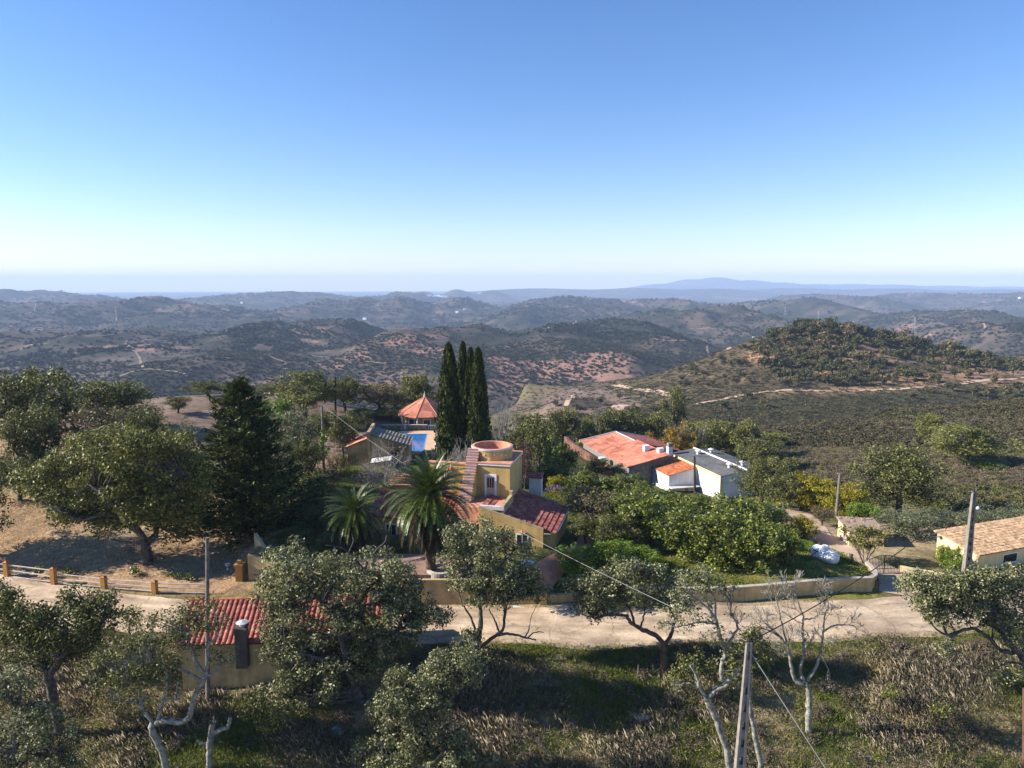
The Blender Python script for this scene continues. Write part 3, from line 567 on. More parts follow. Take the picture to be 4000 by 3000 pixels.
b = MB()
for i in range(21):
    x = -.4 + i * .705; b.tube([(x, 3.02, 3.50), (x + .72, 3.02, 3.475)], [.125, .105], 10)
b.build('ridge_cap', M['tile_orange'], rf)
b = MB(); b.box(4.05, 4.85, -.62, -.001, -.1, 2.75); b.prism([(4.05, -.62), (4.85, -.62), (4.85, .2), (4.05, .2)], 2.75, [2.95, 2.8, 3.0, 3.1]); ch = b.build('chimney', M['chimney_grey'], shed)
b = MB(); b.lathe([(.2, 2.9), (.2, 3.2)], (4.5, -.2, 0), 16); b.lathe([(.44, 3.2), (.02, 3.34), (.01, 3.34)], (4.5, -.2, 0), 20); b.lathe([(.44, 3.2), (.01, 3.19)], (4.5, -.2, 0), 20); b.build('metal_cap', M['metal'], ch)
b = MB(); b.box(12.2, 13.3, -.02, .02, -2.0, .6); b.build('doorway', M['dark'], shed)

# ---- fence along the road on the left
FP = [(30, 2258), (212, 2284), (408, 2302), (606, 2320)]
fps = [at_z(u, v, .15) for u, v in FP]; fps.insert(0, 2 * fps[0] - fps[1]); fps.append(at_z(815, 2325, .15))
for i, p in enumerate(fps[:5]):
    e = empty('fence_post', (p[0], p[1], p[2] - .1), R(-8)); lb = ['beyond the road bend', 'tallest and leftmost of the posts in view', 'second from the bend, carrying four pale rails', 'where the rails drop lower, third post', 'last one before the wooden pole'][i]
    tag(e, 'square orange fence post by the road, ' + lb, 'post', 'orange fence posts along the road')
    h = 1.65 if i < 3 else 1.25
    b = MB(); b.box(-.2, .2, -.2, .2, -.4, h); b.build('shaft', M['ochre'], e)
    b = MB(); b.add([(-.23, -.23, h), (.23, -.23, h), (.23, .23, h), (-.23, .23, h), (0, 0, h + .16)], [(0, 1, 4), (1, 2, 4), (2, 3, 4), (3, 0, 4), (3, 2, 1, 0)]); b.build('cap', M['tile_orange'], e)
rng = random.Random(4); k = 0
RL = ['on the far left bay', 'spanning the first full bay', 'on the lowered bay after the second post', 'on the bay beside the field shrubs', 'running up to the wooden pole']
for i in range(5):
    for j, z in enumerate((.35, .85, 1.4) if i < 2 else (.3, .7, 1.1)):
        a, c = fps[i], fps[i + 1]; d = (c - a) / np.linalg.norm(c - a); a2, c2 = a + d * .22, c - d * .22
        q = [a2 + (c2 - a2) * t + np.array([0, 0, z - .1 + rng.uniform(-.05, .05)]) for t in (0, .33, .66, 1)]
        b = MB(); b.tube(q, .052, 7)
        tag(b.build('fence_rail', M['rail']), ['bottom', 'middle', 'top'][j] + ' weathered pale wooden rail ' + RL[i], 'rail', 'wooden fence rails along the road')

# ---- pool terrace, pool, pavilion and outbuildings
PO = (-16.35, 115.6); pr = R(4); pd = empty('pool_deck', (PO[0], PO[1], 0), pr); tag(pd, 'terracotta paved deck around the blue pool on a dark stone base', 'pool deck')
b = MB(); b.box(-4.6, -2.0, -6.4, 6.6, -3, 1.0); b.box(2.0, 4.0, -6.4, 6.6, -3, 1.0); b.box(-4.6, 4.0, 6.6, 9.2, -3, 1.0); b.box(-2.0, 1.4, -7.5, -6.4, -3, 1.0); b.build('paving', M['deck'], pd)
b = MB(); b.box(1.4, 4.05, -7.8, -6.45, -3, .8); b.box(-4.7, 1.4, -7.75, -7.52, -3, .6); b.box(4.01, 4.25, -6.4, 6.6, -3, .5); b.build('stone_base', M['stone'], pd)
for i in range(9): MB().box(3.75, 3.95, -6.2 + i * 1.5, -6.0 + i * 1.5, 1.0, 1.75).build('baluster', M['white'], pd)
for a, c in ((-6.3, -4.4), (2.0, 6.5)): MB().box(3.72, 3.98, a, c, 1.753, 1.85).build('handrail', M['white'], pd)
pw = MB(); pw.box(-1.99, 1.99, -6.39, 6.59, -.6, .86); po = empty('swimming_pool', (PO[0], PO[1], 0), pr); tag(po, 'bright blue swimming pool in front of the round pavilion', 'pool')
pw.build('pool_water', M['water'], po); b = MB(); b.box(-1.99, 1.99, 6.4, 6.58, .865, .985); b.box(1.8, 1.98, -6.38, 6.4, .865, .985); b.box(-1.98, -1.8, -6.38, 6.4, .865, .985); b.build('tile_rim', M['pool_tile'], po)
ld = empty('pool_ladder', (*place(.2, -6.2, PO, pr), 1.0), pr); tag(ld, 'shiny pool ladder with two curved handrails at the near end', 'ladder')
for s in (-.3, .3):
    b = MB(); b.tube([(s, -.5, 0), (s, -.5, .7), (s, -.35, .95), (s, -.1, .95), (s, .06, .7), (s, .08, -.4)], .035, 8); b.build('handrail', M['metal'], ld)
b = MB(); b.box(-.3, .3, .05, .12, -.1, -.06); b.box(-.3, .3, .05, .12, -.35, -.31); b.build('tread', M['metal'], ld)
sw = empty('stone_wall', (-19.2, 125.7, 0), R(0)); tag(sw, 'low rubble stone wall between the pool and the pavilion', 'wall')
b = MB(); b.box(-4.2, 3.9, -.25, .25, -.5, 1.85); b.build('wall', M['stone'], sw); b = MB(); b.box(-4.25, 3.95, -.3, .3, 1.853, 1.95); b.build('coping', M['stone_pale'], sw); b = MB(); b.box(-.2, .05, -.28, -.252, .4, 1.85); b.build('pier', M['grey_white'], sw)
rl = empty('terrace_railing', (-13.2, 126.2, .8)); tag(rl, 'white painted terrace railing beside the stone wall', 'railing')
b = MB(); b.box(-2, 2, -.05, .05, .35, .45); b.box(-2, 2, -.05, .05, .8, .95); b.box(-2, -1.85, -.06, .06, -.3, .95); b.box(1.85, 2, -.06, .06, -.3, .95); b.build('rail', M['white'], rl)
gp = empty('pavilion', (-16.4, 131.6, 0), R(12)); tag(gp, 'octagonal yellow pavilion with a pointed salmon roof behind the pool', 'pavilion')
oc = lambda r: [(r * math.cos(R(22.5 + 45 * i)), r * math.sin(R(22.5 + 45 * i))) for i in range(8)]
b = MB(); b.prism(oc(4.1), -1.5, 3.05); b.build('wall', M['yellow'], gp)
b = MB(); E = oc(5.4); V = [(x, y, 2.95) for x, y in E] + [(x, y, 3.07) for x, y in E] + [(0, 0, 6.1)]; b.add(V, [tuple(range(8))[::-1]] + [(i, (i+1) % 8, 8 + (i+1) % 8, 8 + i) for i in range(8)] + [(8 + i, 8 + (i+1) % 8, 16) for i in range(8)]); rf = b.build('roof', M['salmon'], gp)
b = MB()
for x, y in E: b.tube([(x, y, 3.08), (0, 0, 6.13)], .06, 6)
b.build('hip_ridge', M['terracotta'], rf); b = MB(); b.lathe([(.22, 6.0), (.16, 6.35), (.05, 6.9), (.01, 7.2)], k=12); b.build('finial', M['grey_white'], rf)
for x, y in oc(4.6): MB().tube([(x, y, -1), (x, y, 2.96)], .14, 10).build('post', M['white'], gp)
c22 = 4.1 * math.cos(R(22.5))
for k in range(8):
    if k in (5, 6, 7):
        a_ = R(45 * k); n_ = np.array([math.cos(a_), math.sin(a_), 0]); t_ = np.array([-math.sin(a_), math.cos(a_), 0])
        def pnl(h, z0, z1, o0, o1):
            q = [n_ * (c22 + o0) + t_ * s + np.array([0, 0, 0]) for s in (-h, h)] + [n_ * (c22 + o1) + t_ * s for s in (h, -h)]
            return MB().prism([(p[0], p[1]) for p in q], z0, z1)
        fr = MB();
        for s0, s1, z0, z1 in ((-.72, -.55, .3, 2.55), (.55, .72, .3, 2.55), (-.55, .55, 2.4, 2.55)):
            q = [n_ * (c22 + o_) + t_ * s for o_, s in ((-.05, s0), (-.05, s1), (.06, s1), (.06, s0))]; fr.prism([(p[0], p[1]) for p in q], z0, z1)
        dd = fr.build('doorway', M['white'], gp); pnl(.55, .3, 2.4, -.04, .02).build('pane', M['dark'], dd)
OO = (-24.6, 104.0); orr = R(3); ob = empty('outbuilding', (OO[0], OO[1], 0), orr); tag(ob, 'rough plastered outbuilding with heavy grey stone tiles on its sloping roof, left of the pool', 'outbuilding')
b = MB(); b.prism([(0, 0), (2.9, 0), (2.9, 5), (0, 5)], -2, [2.9, 4.1, 4.1, 2.9]); b.build('lean_to', M['yellow_old'], ob)
sheet('lean_to_roof', M['salmon'], ob, (-.25, 5.2, 2.88), (0, -5.4, 0), (3.15, 0, 1.28), .3, .05, .5, .03)
b = MB(); b.prism([(2.9, -.3), (3.35, -.3), (3.35, 5.6), (2.9, 5.6)], -2, [5.15, 5.15, 5.35, 5.35]); b.prism([(3.35, 0), (9.1, 0), (9.1, 5.4), (3.35, 5.4)], -2, [4.75, 3.05, 3.05, 4.75]); b.build('wall', M['yellow_old'], ob)
sheet('roof', M['stone_tile'], ob, (9.3, -.2, 2.98), (0, 5.8, 0), (-5.9, 0, 1.76), .5, .07, .5, .09)
b = MB(); b.lathe([(.3, 0), (.001, 0)], k=16); o = b.build('round_vent', M['dark'], ob); o.rotation_euler = (R(90), 0, 0); o.location = (4.6, -.012, 2.0)
b = MB(); b.box(6.1, 7.6, -.02, .03, .0, 2.3); b.build('window', M['dark'], ob); sheet('window_canopy', M['old_tile'], ob, (5.7, -.5, 2.75), (2.3, 0, 0), (0, .55, .25), .28, .07, .5, .02)
b = MB(); b.slab([(3.6, -2.2, .9), (6.6, -2.2, 1.3), (6.6, -.05, 1.6), (3.6, -.05, 1.2)], .06); b.build('porch_sheet', M['grey_white'], ob)
bx = empty('pump_house', (-27.4, 123.6, 0), R(3)); tag(bx, 'small plain yellow box with a flat roof behind the outbuilding', 'hut')
b = MB(); b.box(-1.3, 1.3, 0, 2, 0, 3.35); b.build('wall', M['yellow'], bx); b = MB(); b.box(-1.9, 1.4, -.15, 2.1, 3.352, 3.5); b.build('roof', M['yellow_pale'], bx)
cs = empty('cistern', (-30.0, 116.0, 1.0)); tag(cs, 'round yellow cistern on a stone footing beside the leaning shrub', 'cistern')
b = MB(); b.lathe([(1.5, .9), (1.5, 2.9), (1.4, 2.95), (.01, 2.95)], k=28); b.build('wall', M['yellow_pale'], cs); b = MB(); b.lathe([(1.62, -1.5), (1.6, .9), (1.4, .9)], k=28); b.build('footing', M['stone_pale'], cs); b = MB(); b.lathe([(.01, 3.0), (.22, 3.08), (.25, 3.25), (.18, 3.42), (.01, 3.5)], k=12); b.build('ball_finial', M['white'], cs)

# ---- farm buildings on the right
da = np.array([.281, -.96]); nn = np.array([.96, .281])
hall = empty('white_hall', (35.0, 115.8, 0), math.atan2(.281, .96)); tag(hall, 'tall white hall with a low grey roof carrying four round vents', 'hall')
Lh, Wh = 17.0, 10.0                          # local x across (nn), y back (-da)
b = MB(); b.prism([(0, 0), (Wh, 0), (Wh, Lh), (0, Lh)], -13, -4.95); b.add([(0, 0, -4.95), (Wh / 2, 0, -4.3), (Wh, 0, -4.95), (0, Lh, -4.95), (Wh / 2, Lh, -4.3), (Wh, Lh, -4.95)], [(0, 1, 2), (3, 5, 4), (0, 3, 4, 1), (1, 4, 5, 2)]); b.build('wall', M['white'], hall)
sheet('roof', M['grey_roof'], hall, (.0, Lh + .1, -4.92), (0, -Lh - .25, 0), (Wh / 2, 0, .68), .3, .03, 1.6, .02)
sheet('roof', M['grey_roof'], hall, (Wh, -.15, -4.92), (0, Lh + .25, 0), (-Wh / 2, 0, .68), .3, .03, 1.6, .02)
b = MB(); b.tube([(Wh / 2, -.2, -4.17), (Wh / 2, Lh + .15, -4.17)], .16, 8); b.build('ridge_cap', M['white'], hall)
b = MB(); b.box(-.1, .0, -.12, Lh + .1, -5.6, -4.84); b.build('eave_band', M['yellow_pale'], hall)
b = MB(); b.box(-.12, .0, -.14, -.002, -13, -4.9); b.box(0, .35, -.14, -.002, -13, -5.5); b.build('corner_strip', M['yellow_pale'], hall)
b = MB(); b.box(.0, 9.9, -.05, -.002, -6.2, -6.1); b.build('gable_trim', M['grey_white'], hall)
for y in (3.2, 8.0):
    f = MB(); f.box(-.04, .0, y, y + 1.1, -8.05, -7.35); wo_ = f.build('window', M['grey_white'], hall); f = MB(); f.box(-.055, -.041, y + .08, y + 1.02, -7.97, -7.43); f.build('pane', M['door_wood'], wo_)
for i, (x, y) in enumerate([(3.6, 13.2), (6.6, 13.6), (3.6, 3.0), (6.6, 3.6)]):
    b = MB(); z = -4.5; b.lathe([(.3, z - .2), (.3, z + .6)], (x, y, 0), 16); b.lathe([(.3, z + .55), (.62, z + .7), (.5, z + .82), (.02, z + 1.0)], (x, y, 0), 18); b.build('roof_vent', M['grey_white'], hall)
an = empty('white_annex', (27.6, 121.3, 0), math.atan2(.281, .96)); tag(an, 'low white annex with a small orange tiled roof joined to the tall hall', 'annex')
b = MB(); b.prism([(0, 0), (5.5, 0), (5.5, 9.6), (0, 9.6)], -13, [-6.35, -5.25, -5.25, -6.35]); b.build('wall', M['white'], an)
sheet('roof', M['tile_orange'], an, (-.2, 9.8, -6.32), (0, -9.9, 0), (5.7, 0, 1.14), .34, .06, .8, .03)
for y in (.9, 2.6, 4.4, 8.0):
    f = MB(); h = .5 if y < 7 else .35; f.box(-.03, .0, y, y + (.35 if y < 7 else .9), -8.2 + (0 if y < 7 else .5), -8.2 + 2 * h + (0 if y < 7 else .3)); f.build('window', M['concrete'], an)
b = MB(); b.box(-.2, 5.2, -1.6, -.002, -8.35, -8.2); b.build('porch_roof', M['grey_white'], an); b = MB(); b.box(3.2, 3.9, -.05, -.003, -11.5, -8.4); b.build('door', M['door_orange'], an)
b = MB(); b.box(4.5, 5.4, 8.6, 9.5, -6, -3.4); cb = b.build('chimney', M['white'], an); b = MB(); b.box(4.55, 5.35, 8.65, 9.45, -3.4, -2.7); b.build('chimney_cap', M['concrete'], cb)
bn = empty('red_roofed_barn', (21.0, 125.3, 0), math.atan2(.281, .96)); tag(bn, 'long low barn under a wide salmon red roof in two steps', 'barn')
b = MB(); b.box(.4, 15.6, 8.8, 22.4, -13, -5.95); b.box(.4, 8.1, .4, 8.8, -13, -5.95); b.prism([(.4, .4), (8.1, .4), (8.1, 8.8), (.4, 8.8)], -5.96, [-5.9, -4.25, -4.25, -5.9]); b.build('wall', M['concrete'], bn)
sheet('roof', M['salmon'], bn, (-.3, 13.0, -5.75), (0, -13.3, 0), (8.6, 0, 1.75), .5, .03, 1.5, .03)
sheet('roof', M['salmon'], bn, (-.3, 22.9, -5.85), (0, -9.9, 0), (8.4, 0, 1.45), .5, .03, 1.5, .03)
sheet('roof', M['red_tile'], bn, (16.2, 8.6, -6.0), (0, 4.4, 0), (-7.9, 0, 1.98), .5, .03, 1.5, .03)
sheet('roof', M['red_tile'], bn, (16.2, 13.0, -6.1), (0, 9.9, 0), (-8.1, 0, 1.68), .5, .03, 1.5, .03)
b = MB(); b.tube([(8.1, 13.02, -4.36), (8.1, 22.9, -4.36)], .1, 8); b.box(-.3, 16.2, 22.9, 23.1, -6.2, -5.9); b.tube([(-.3, 22.95, -5.75), (8.1, 22.95, -4.3), (16.2, 22.95, -6.0)], .12, 6); b.build('ridge_cap', M['grey_white'], bn)
for x, y in ((5.7, 4.8), (7.2, 1.9)):
    b = MB(); b.box(x, x + 1.1, y, y + .9, -5.2, -3.3); b.build('chimney', M['white'], bn)
b = MB(); b.box(1.5, 2.6, .36, .4, -8.2, -7.0); b.build('window', M['dark'], bn)
b = MB(); b.lathe([(.75, -.1), (.75, .12), (.01, .16)], k=18); o = b.build('water_tank_lid', M['grey_white']); o.location = (20.4, 122.0, -6.4); tag(o, 'round pale tank lid on the near end of the barn side wall', 'lid')
b = MB(); b.lathe([(.75, -.1), (.75, .12), (.01, .16)], k=18); o = b.build('water_tank_lid', M['grey_white']); o.location = (17.3, 133, -6.0); tag(o, 'round pale tank lid halfway along the barn side wall', 'lid')
tag(wall_line([(11.6, 152), (13.3, 147), (16.5, 136), (19.75, 124.9), (22.6, 115.5), (25, 108)], .5, -13, [-5.9, -6.5, -6.7, -6.9, -8.0, -9.0]).build('barn_side_wall', M['vine_wall']), 'low pale stone wall running along the left side of the red barn', 'wall')

# ---- right hand yellow house, hut, gas tank, gate
rh = empty('roadside_house', (44.5, 64.8, 0), R(20)); tag(rh, 'pale yellow house with weathered mixed clay roof tiles at the right edge', 'house')
b = MB(); b.prism([(0, 0), (16, 0), (16, 4.4), (0, 4.4)], -2.5, [1.5, 1.5, 2.2, 2.2]); b.build('wall', M['yellow_pale'], rh)
sheet('roof', M['old_tile'], rh, (-.25, -.3, 1.5), (16.6, 0, 0), (0, 5.0, .8), .27, .06, .42, .02)
window(rh, 3.4, 5.3, .15, .95, -.002, bars=0, th=.05); b = MB(); b.tube([(-.35, 2.5, 1.0), (.02, 2.5, 1.0)], .12, 8); b.build('wall_lamp', M['terracotta'], rh); b = MB(); b.box(-.3, -.02, 3.9, 4.2, 1.75, 1.95); b.build('flood_lamp', M['concrete'], rh)
tag(wall_line([(36.9, 64.6), (38.5, 64.0), (41.0, 62.9), (43.0, 62.2), (46, 62.6), (54, 65.0)], .4, -1.5, [.45, .3, .25, .35, .3, .3]).build('low_garden_wall', M['yellow_pale']), 'low pale garden wall in front of the house with the old clay roof', 'wall')
ht = empty('small_hut', (36.1, 73.0, 0), R(-10)); tag(ht, 'small yellow hut with a flat rubble roof and a red door sign, beside the track', 'hut')
b = MB(); b.box(0, 3.5, 0, 4.3, -3, .85); b.build('wall', M['yellow_pale'], ht); b = MB(); b.box(-.2, 3.7, -.2, 4.5, .853, 1.02)
for i in range(60): x, y, s = rng.uniform(-.1, 3.6), rng.uniform(-.1, 4.4), rng.uniform(.05, .16); b.box(x - s, x + s, y - s, y + s, 1.0, 1.02 + s * .7)
b.build('roof', M['rubble'], ht); b = MB(); b.box(-.06, .0, 1.2, 2.2, -1.2, .55); dr = b.build('door', M['white'], ht); b = MB(); b.box(-.08, -.061, 1.35, 1.9, -.4, .4); b.build('red_panel', M['red_paint'], dr)
gt = empty('gas_tank', (29.5, 64.1, 1.75), R(-66)); gt.scale = (.84, .84, .84); tag(gt, 'white cylindrical gas tank on legs standing on a dark concrete plinth', 'gas tank')
b = MB(); prof = [(.01, -1.75), (.35, -1.68), (.6, -1.5), (.75, -1.25), (.78, -1.1), (.78, 1.1), (.75, 1.25), (.6, 1.5), (.35, 1.68), (.01, 1.75)]; b.lathe(prof, k=32); o = b.build('vessel', M['white'], gt, smooth=True); o.rotation_euler = (0, R(90), 0)
b = MB(); b.lathe([(.38, .66), (.38, 1.0), (.3, 1.06), (.01, 1.06)], k=18); b.build('valve_dome', M['white'], gt)
for x in (-1.0, 1.0):
    for y in (-.5, .5):
        b = MB(); b.box(x - .08, x + .08, y - .07, y + .07, -1.0, -.55); b.build('leg', M['white'], gt)
for dx, dz, w_, h_ in ((-.9, .25, .1, .18), (-.72, .28, .1, .12), (-.55, .22, .08, .16), (-.9, -.05, .2, .06), (-.4, .3, .1, .1)): MB().box(dx, dx + w_, -.80, -.70, dz, dz + h_).build('marking', M['blue_paint'], gt)
b = MB(); b.box(-.72, -.55, -.81, -.75, -.02, .16); b.build('marking', M['red_paint'], gt)
b = MB(); b.box(-2.0, 1.3, -.9, .9, -1.5, -.98); tag(b.build('tank_plinth', M['concrete']), 'dark concrete plinth under the white gas tank', 'plinth'); o = C.objects[-1]; o.location = gt.location; o.rotation_euler = gt.rotation_euler; o.scale = gt.scale
gg = empty('iron_gate', (33.5, 63.6, -.25), R(6)); tag(gg, 'black wrought iron double gate with an arched top at the wall end', 'gate')
for s, x0, x1 in ((1, 0, 1.5), (-1, 1.55, 3.05)):
    b = MB(); 
    for i in range(11):
        x = x0 + (x1 - x0) * i / 10; h = 1.75 + .35 * math.sin(math.pi * (x / 3.05)); b.tube([(x, 0, .08), (x, 0, h)], .022 if 0 < i < 10 else .035, 6)
    b.tube([(x0 + (x1 - x0) * i / 8, 0, 1.72 + .35 * math.sin(math.pi * (x0 + (x1 - x0) * i / 8) / 3.05)) for i in range(9)], .03, 6); b.tube([(x0, 0, .75), (x1, 0, .75)], .03, 6); b.tube([(x0, 0, .12), (x1, 0, .12)], .03, 6); b.build('leaf', M['iron'], gg)
b = MB(); b.tube([(0, 0, 0), (0, 0, .9)], .11, 10); o = b.build('bollard', M['pole_dark']); o.location = (31.6, 63.2, gz(31.6, 63.2)); tag(o, 'short dark post beside the gas tank', 'post')

# ---- poles and cables
def pole(name, top, base, Y, r, m, label, cat='pole', Yb=None):
    t = at_y(*top, Y); bb = at_y(*base, Yb or Y); g = gz(bb[0], bb[1]); b3 = np.array([bb[0], bb[1], min(g, bb[2]) - .3])
    e = empty(name, b3); tag(e, label, cat, None); d = t - b3; mb = MB(); mb.tube([(0, 0, 0), tuple(d * .5), tuple(d)], [r * 1.15, r, r * .85], 10); mb.build('shaft', M[m], e)
    return e, d, t
p1, d1, T1 = pole('utility_pole', (809, 2100), (809, 2712), 46.6, .14, 'pole_wood', 'slim grey wooden utility pole in front of the tiled shed')
p2, d2, T2 = pole('utility_pole', (1257, 1580), (1263, 1790), 92, .16, 'pole_wood', 'wooden utility pole with ivy at its foot, left of the outbuilding')
p3, d3, T3 = pole('utility_pole', (1310, 1470), (1310, 1612), 128, .17, 'pole_dark', 'dark utility pole among the trees behind the leaning shrub')
p4, d4, T4 = pole('utility_pole', (2713, 1782), (2716, 1935), 104, .17, 'pole_dark', 'dark utility pole in front of the white hall')
p5, d5, T5 = pole('utility_pole', (3281, 1848), (3268, 1985), 88, .17, 'pole_wood', 'wooden utility pole between the yellow bushes by the track')
p8, d8, T8 = pole('wooden_post', (4003, 2690), (4010, 3000), 41, .15, 'pole_brown', 'reddish brown wooden post at the right edge of the grass')
for e, d, lat in ((p1, d1, .2), (p2, d2, .25), (p3, d3, .22), (p5, d5, .25)):
    b = MB(); b.tube([tuple(d - [lat, 0, .12]), tuple(d + [lat, 0, -.12])], .05, 6); b.lathe([(.05, 0), (.07, .06), (.03, .14)], tuple(d + [-lat, 0, -.1]), 8); b.lathe([(.05, 0), (.07, .06), (.03, .14)], tuple(d + [lat, 0, -.1]), 8); b.build('insulator_arm', M['concrete'], e)
def hpole(top, base, Y, Yb, w0, w1, label, lamp=False, rz=0):     # concrete pole: two ribs joined by webs
    t = at_y(*top, Y); g = at_y(*base, Yb); gg_ = gz(g[0], g[1]); e = empty('concrete_pole', (g[0], g[1], gg_ - .3), rz); tag(e, label, 'pole'); d = t - np.array([g[0], g[1], gg_ - .3])
    cz, sz = math.cos(-rz), math.sin(-rz); d = np.array([d[0] * cz - d[1] * sz, d[0] * sz + d[1] * cz, d[2]])
    mb = MB()
    def ring(f, x0, x1, dp): c = d * f; return [(c[0] + x, c[1] + y, c[2]) for x, y in ((x0, -dp), (x1, -dp), (x1, dp), (x0, dp))]
    for s in (-1, 1):
        V = ring(0, s * w0, s * w0 * .45, w0 * .8) + ring(1, s * w1, s * w1 * .4, w1 * .8); mb.add(V, [(0, 3, 2, 1), (4, 5, 6, 7)] + [(i, (i+1) % 4, 4 + (i+1) % 4, 4 + i) for i in range(4)])
    mb.build('shaft', M['concrete'], e); mb = MB()
    for i in range(13):
        f = i / 12.5; ww = w0 + (w1 - w0) * f; hgt = .045 if (i % 2 or i < 9) else .09
        V = ring(max(f, .001), -ww * .46, ww * .46, ww * .55) + ring(min(f + hgt, 1), -ww * .46, ww * .46, ww * .55); mb.add(V, [(0, 3, 2, 1), (4, 5, 6, 7)] + [(k, (k+1) % 4, 4 + (k+1) % 4, 4 + k) for k in range(4)])
    mb.build('web', M['concrete'], e)
    mb = MB(); mb.tube([tuple(d + [-.35, 0, -.05]), tuple(d + [.05, 0, .1]), tuple(d + [-.1, .0, .5])], .035, 6); mb.lathe([(.05, 0), (.08, .1), (.03, .22)], tuple(d + [0, 0, .0]), 8); mb.build('bracket', M['iron'], e)
    if lamp:
        c = d * .82; mb = MB(); mb.tube([tuple(c + [.1, 0, 0]), tuple(c + [.3, -.1, .1])], .03, 6); mb.lathe([(.02, .16), (.14, .1), (.17, -.06), (.14, -.1), (.01, -.1)], tuple(c + [.36, -.12, .05]), 14); mb.build('lamp_head', M['white'], e)
    return t
T6 = hpole((3806, 1915), (3775, 2225), 61.2, 61.6, .34, .15, 'tall pale concrete pole with a lamp, before the house with the old clay roof', True)
T7 = hpole((2926, 2508), (2878, 3040), 37.5, 36.6, .36, .15, 'thick concrete pole rising out of the grass below the bare trees')
def cable(a, c, sag, label, r=.014, m='cable'):
    a, c = np.array(a), np.array(c); n = 24; t = np.linspace(0, 1, n)
    P = a + (c - a) * t[:, None]; P[:, 2] -= sag * 4 * t * (1 - t); mb = MB(); mb.tube(P, r, 5); tag(mb.build('power_cable', M[m]), label, 'cable', 'overhead cables')
cable(T2, T7, 1.6, 'long pale overhead cable from the ivy covered pole across the villa to the foreground', .013, 'cable_pale')
cable(T7, T6, .9, 'dark overhead cable between the two concrete poles', .035)
cable(T6, T5, .5, 'thin dark cable from the lamp pole to the pole between the yellow bushes', .02)
cable(T7 + [.1, 0, -.6], at_y(3230, 3010, 35.5), .0, 'pale stay wire slanting down from the concrete pole into the grass', .028, 'cable_pale')
cable(T1 + [0, 0, -.4], at_y(560, 2130, 64), .3, 'thin wire from the slim wooden pole to the big oak by the fence', .012)
cable(T6 + [0, .2, -.4], at_y(3640, 2135, 74), .1, 'dark stay cable running down from the lamp pole behind the wall', .03)
# ------------------------------------------------------------------ vegetation
leafmat('oak', [(0.029, 0.037, 0.008), (0.079, 0.089, 0.019), (0.145, 0.151, 0.037), (0.251, 0.237, 0.082)], rough=.55, spec=.25)
leafmat('oak_grey', [(0.048, 0.058, 0.019), (0.120, 0.131, 0.045), (0.208, 0.213, 0.088), (0.400, 0.384, 0.208)], rough=.5, spec=.3)
leafmat('oak_olive', [(0.048, 0.058, 0.011), (0.120, 0.131, 0.026), (0.208, 0.208, 0.048), (0.288, 0.264, 0.080)], rough=.55, spec=.25)
leafmat('oak_brown', [(0.075, 0.063, 0.027), (0.150, 0.120, 0.051), (0.225, 0.180, 0.083)], rough=.6, spec=.2)
leafmat('hedge', [(0.034, 0.056, 0.005), (0.085, 0.120, 0.011), (0.153, 0.184, 0.022), (0.248, 0.248, 0.051)], rough=.45, spec=.35)
leafmat('bright', [(0.060, 0.108, 0.010), (0.132, 0.204, 0.017), (0.228, 0.312, 0.036)], rough=.5, spec=.3)
leafmat('yellow_leaf', [(0.120, 0.130, 0.006), (0.250, 0.220, 0.012), (0.360, 0.280, 0.018)], rough=.55, spec=.25)
leafmat('autumn', [(0.140, 0.090, 0.010), (0.260, 0.160, 0.016), (0.320, 0.200, 0.025)], rough=.55, spec=.25)
leafmat('olive_leaf', [(0.060, 0.075, 0.030), (0.135, 0.150, 0.068), (0.225, 0.240, 0.120)], rough=.55, spec=.25)
leafmat('cypress_leaf', [(0.014, 0.023, 0.005), (0.037, 0.052, 0.010), (0.098, 0.115, 0.023)], rough=.7, trans=.08, spec=.2)
leafmat('conifer_leaf', [(0.016, 0.029, 0.009), (0.048, 0.068, 0.016), (0.160, 0.184, 0.045)], rough=.7, trans=.1, spec=.2)
leafmat('palm_leaf', [(0.026, 0.047, 0.007), (0.065, 0.104, 0.013), (0.147, 0.181, 0.043)], rough=.4, spec=.4)
leafmat('palm_dead', [(0.016, 0.013, 0.008), (0.045, 0.036, 0.020), (0.090, 0.070, 0.040)], rough=.8, spec=.15)
leafmat('purple_leaf', [(0.070, 0.035, 0.028), (0.120, 0.060, 0.045), (0.160, 0.090, 0.060)], rough=.6)
leafmat('violet', [(0.050, 0.020, 0.160), (0.100, 0.040, 0.300), (0.050, 0.070, 0.030)], rough=.6)
leafmat('hill_leaf', [(0.030, 0.034, 0.011), (0.063, 0.067, 0.023), (0.109, 0.107, 0.039), (0.149, 0.138, 0.057)], rough=.6, spec=.2)
M['bark'] = mat('bark', [(.03, .026, .023), (.085, .075, .065), (.20, .19, .17)], scale=3.5, rough=.95, bump=.8, bscale=9, fine=.3)
M['bark_pale'] = mat('bark_pale', [(.07, .06, .055), (.24, .225, .19), (.42, .41, .34)], scale=3.5, rough=.95, bump=.8, bscale=9, fine=.3)
M['bark_brown'] = mat('bark_brown', [(.06, .035, .028), (.11, .065, .05), (.16, .11, .09)], scale=2.5, rough=.95, bump=.8, bscale=9, fine=.3)
M['twig'] = mat('twig', [(.13, .11, .10), (.26, .23, .21), (.34, .31, .29)], scale=2, rough=.95)
M['twig_dark'] = mat('twig_dark', [(.05, .04, .035), (.11, .085, .07)], scale=2, rough=.95)

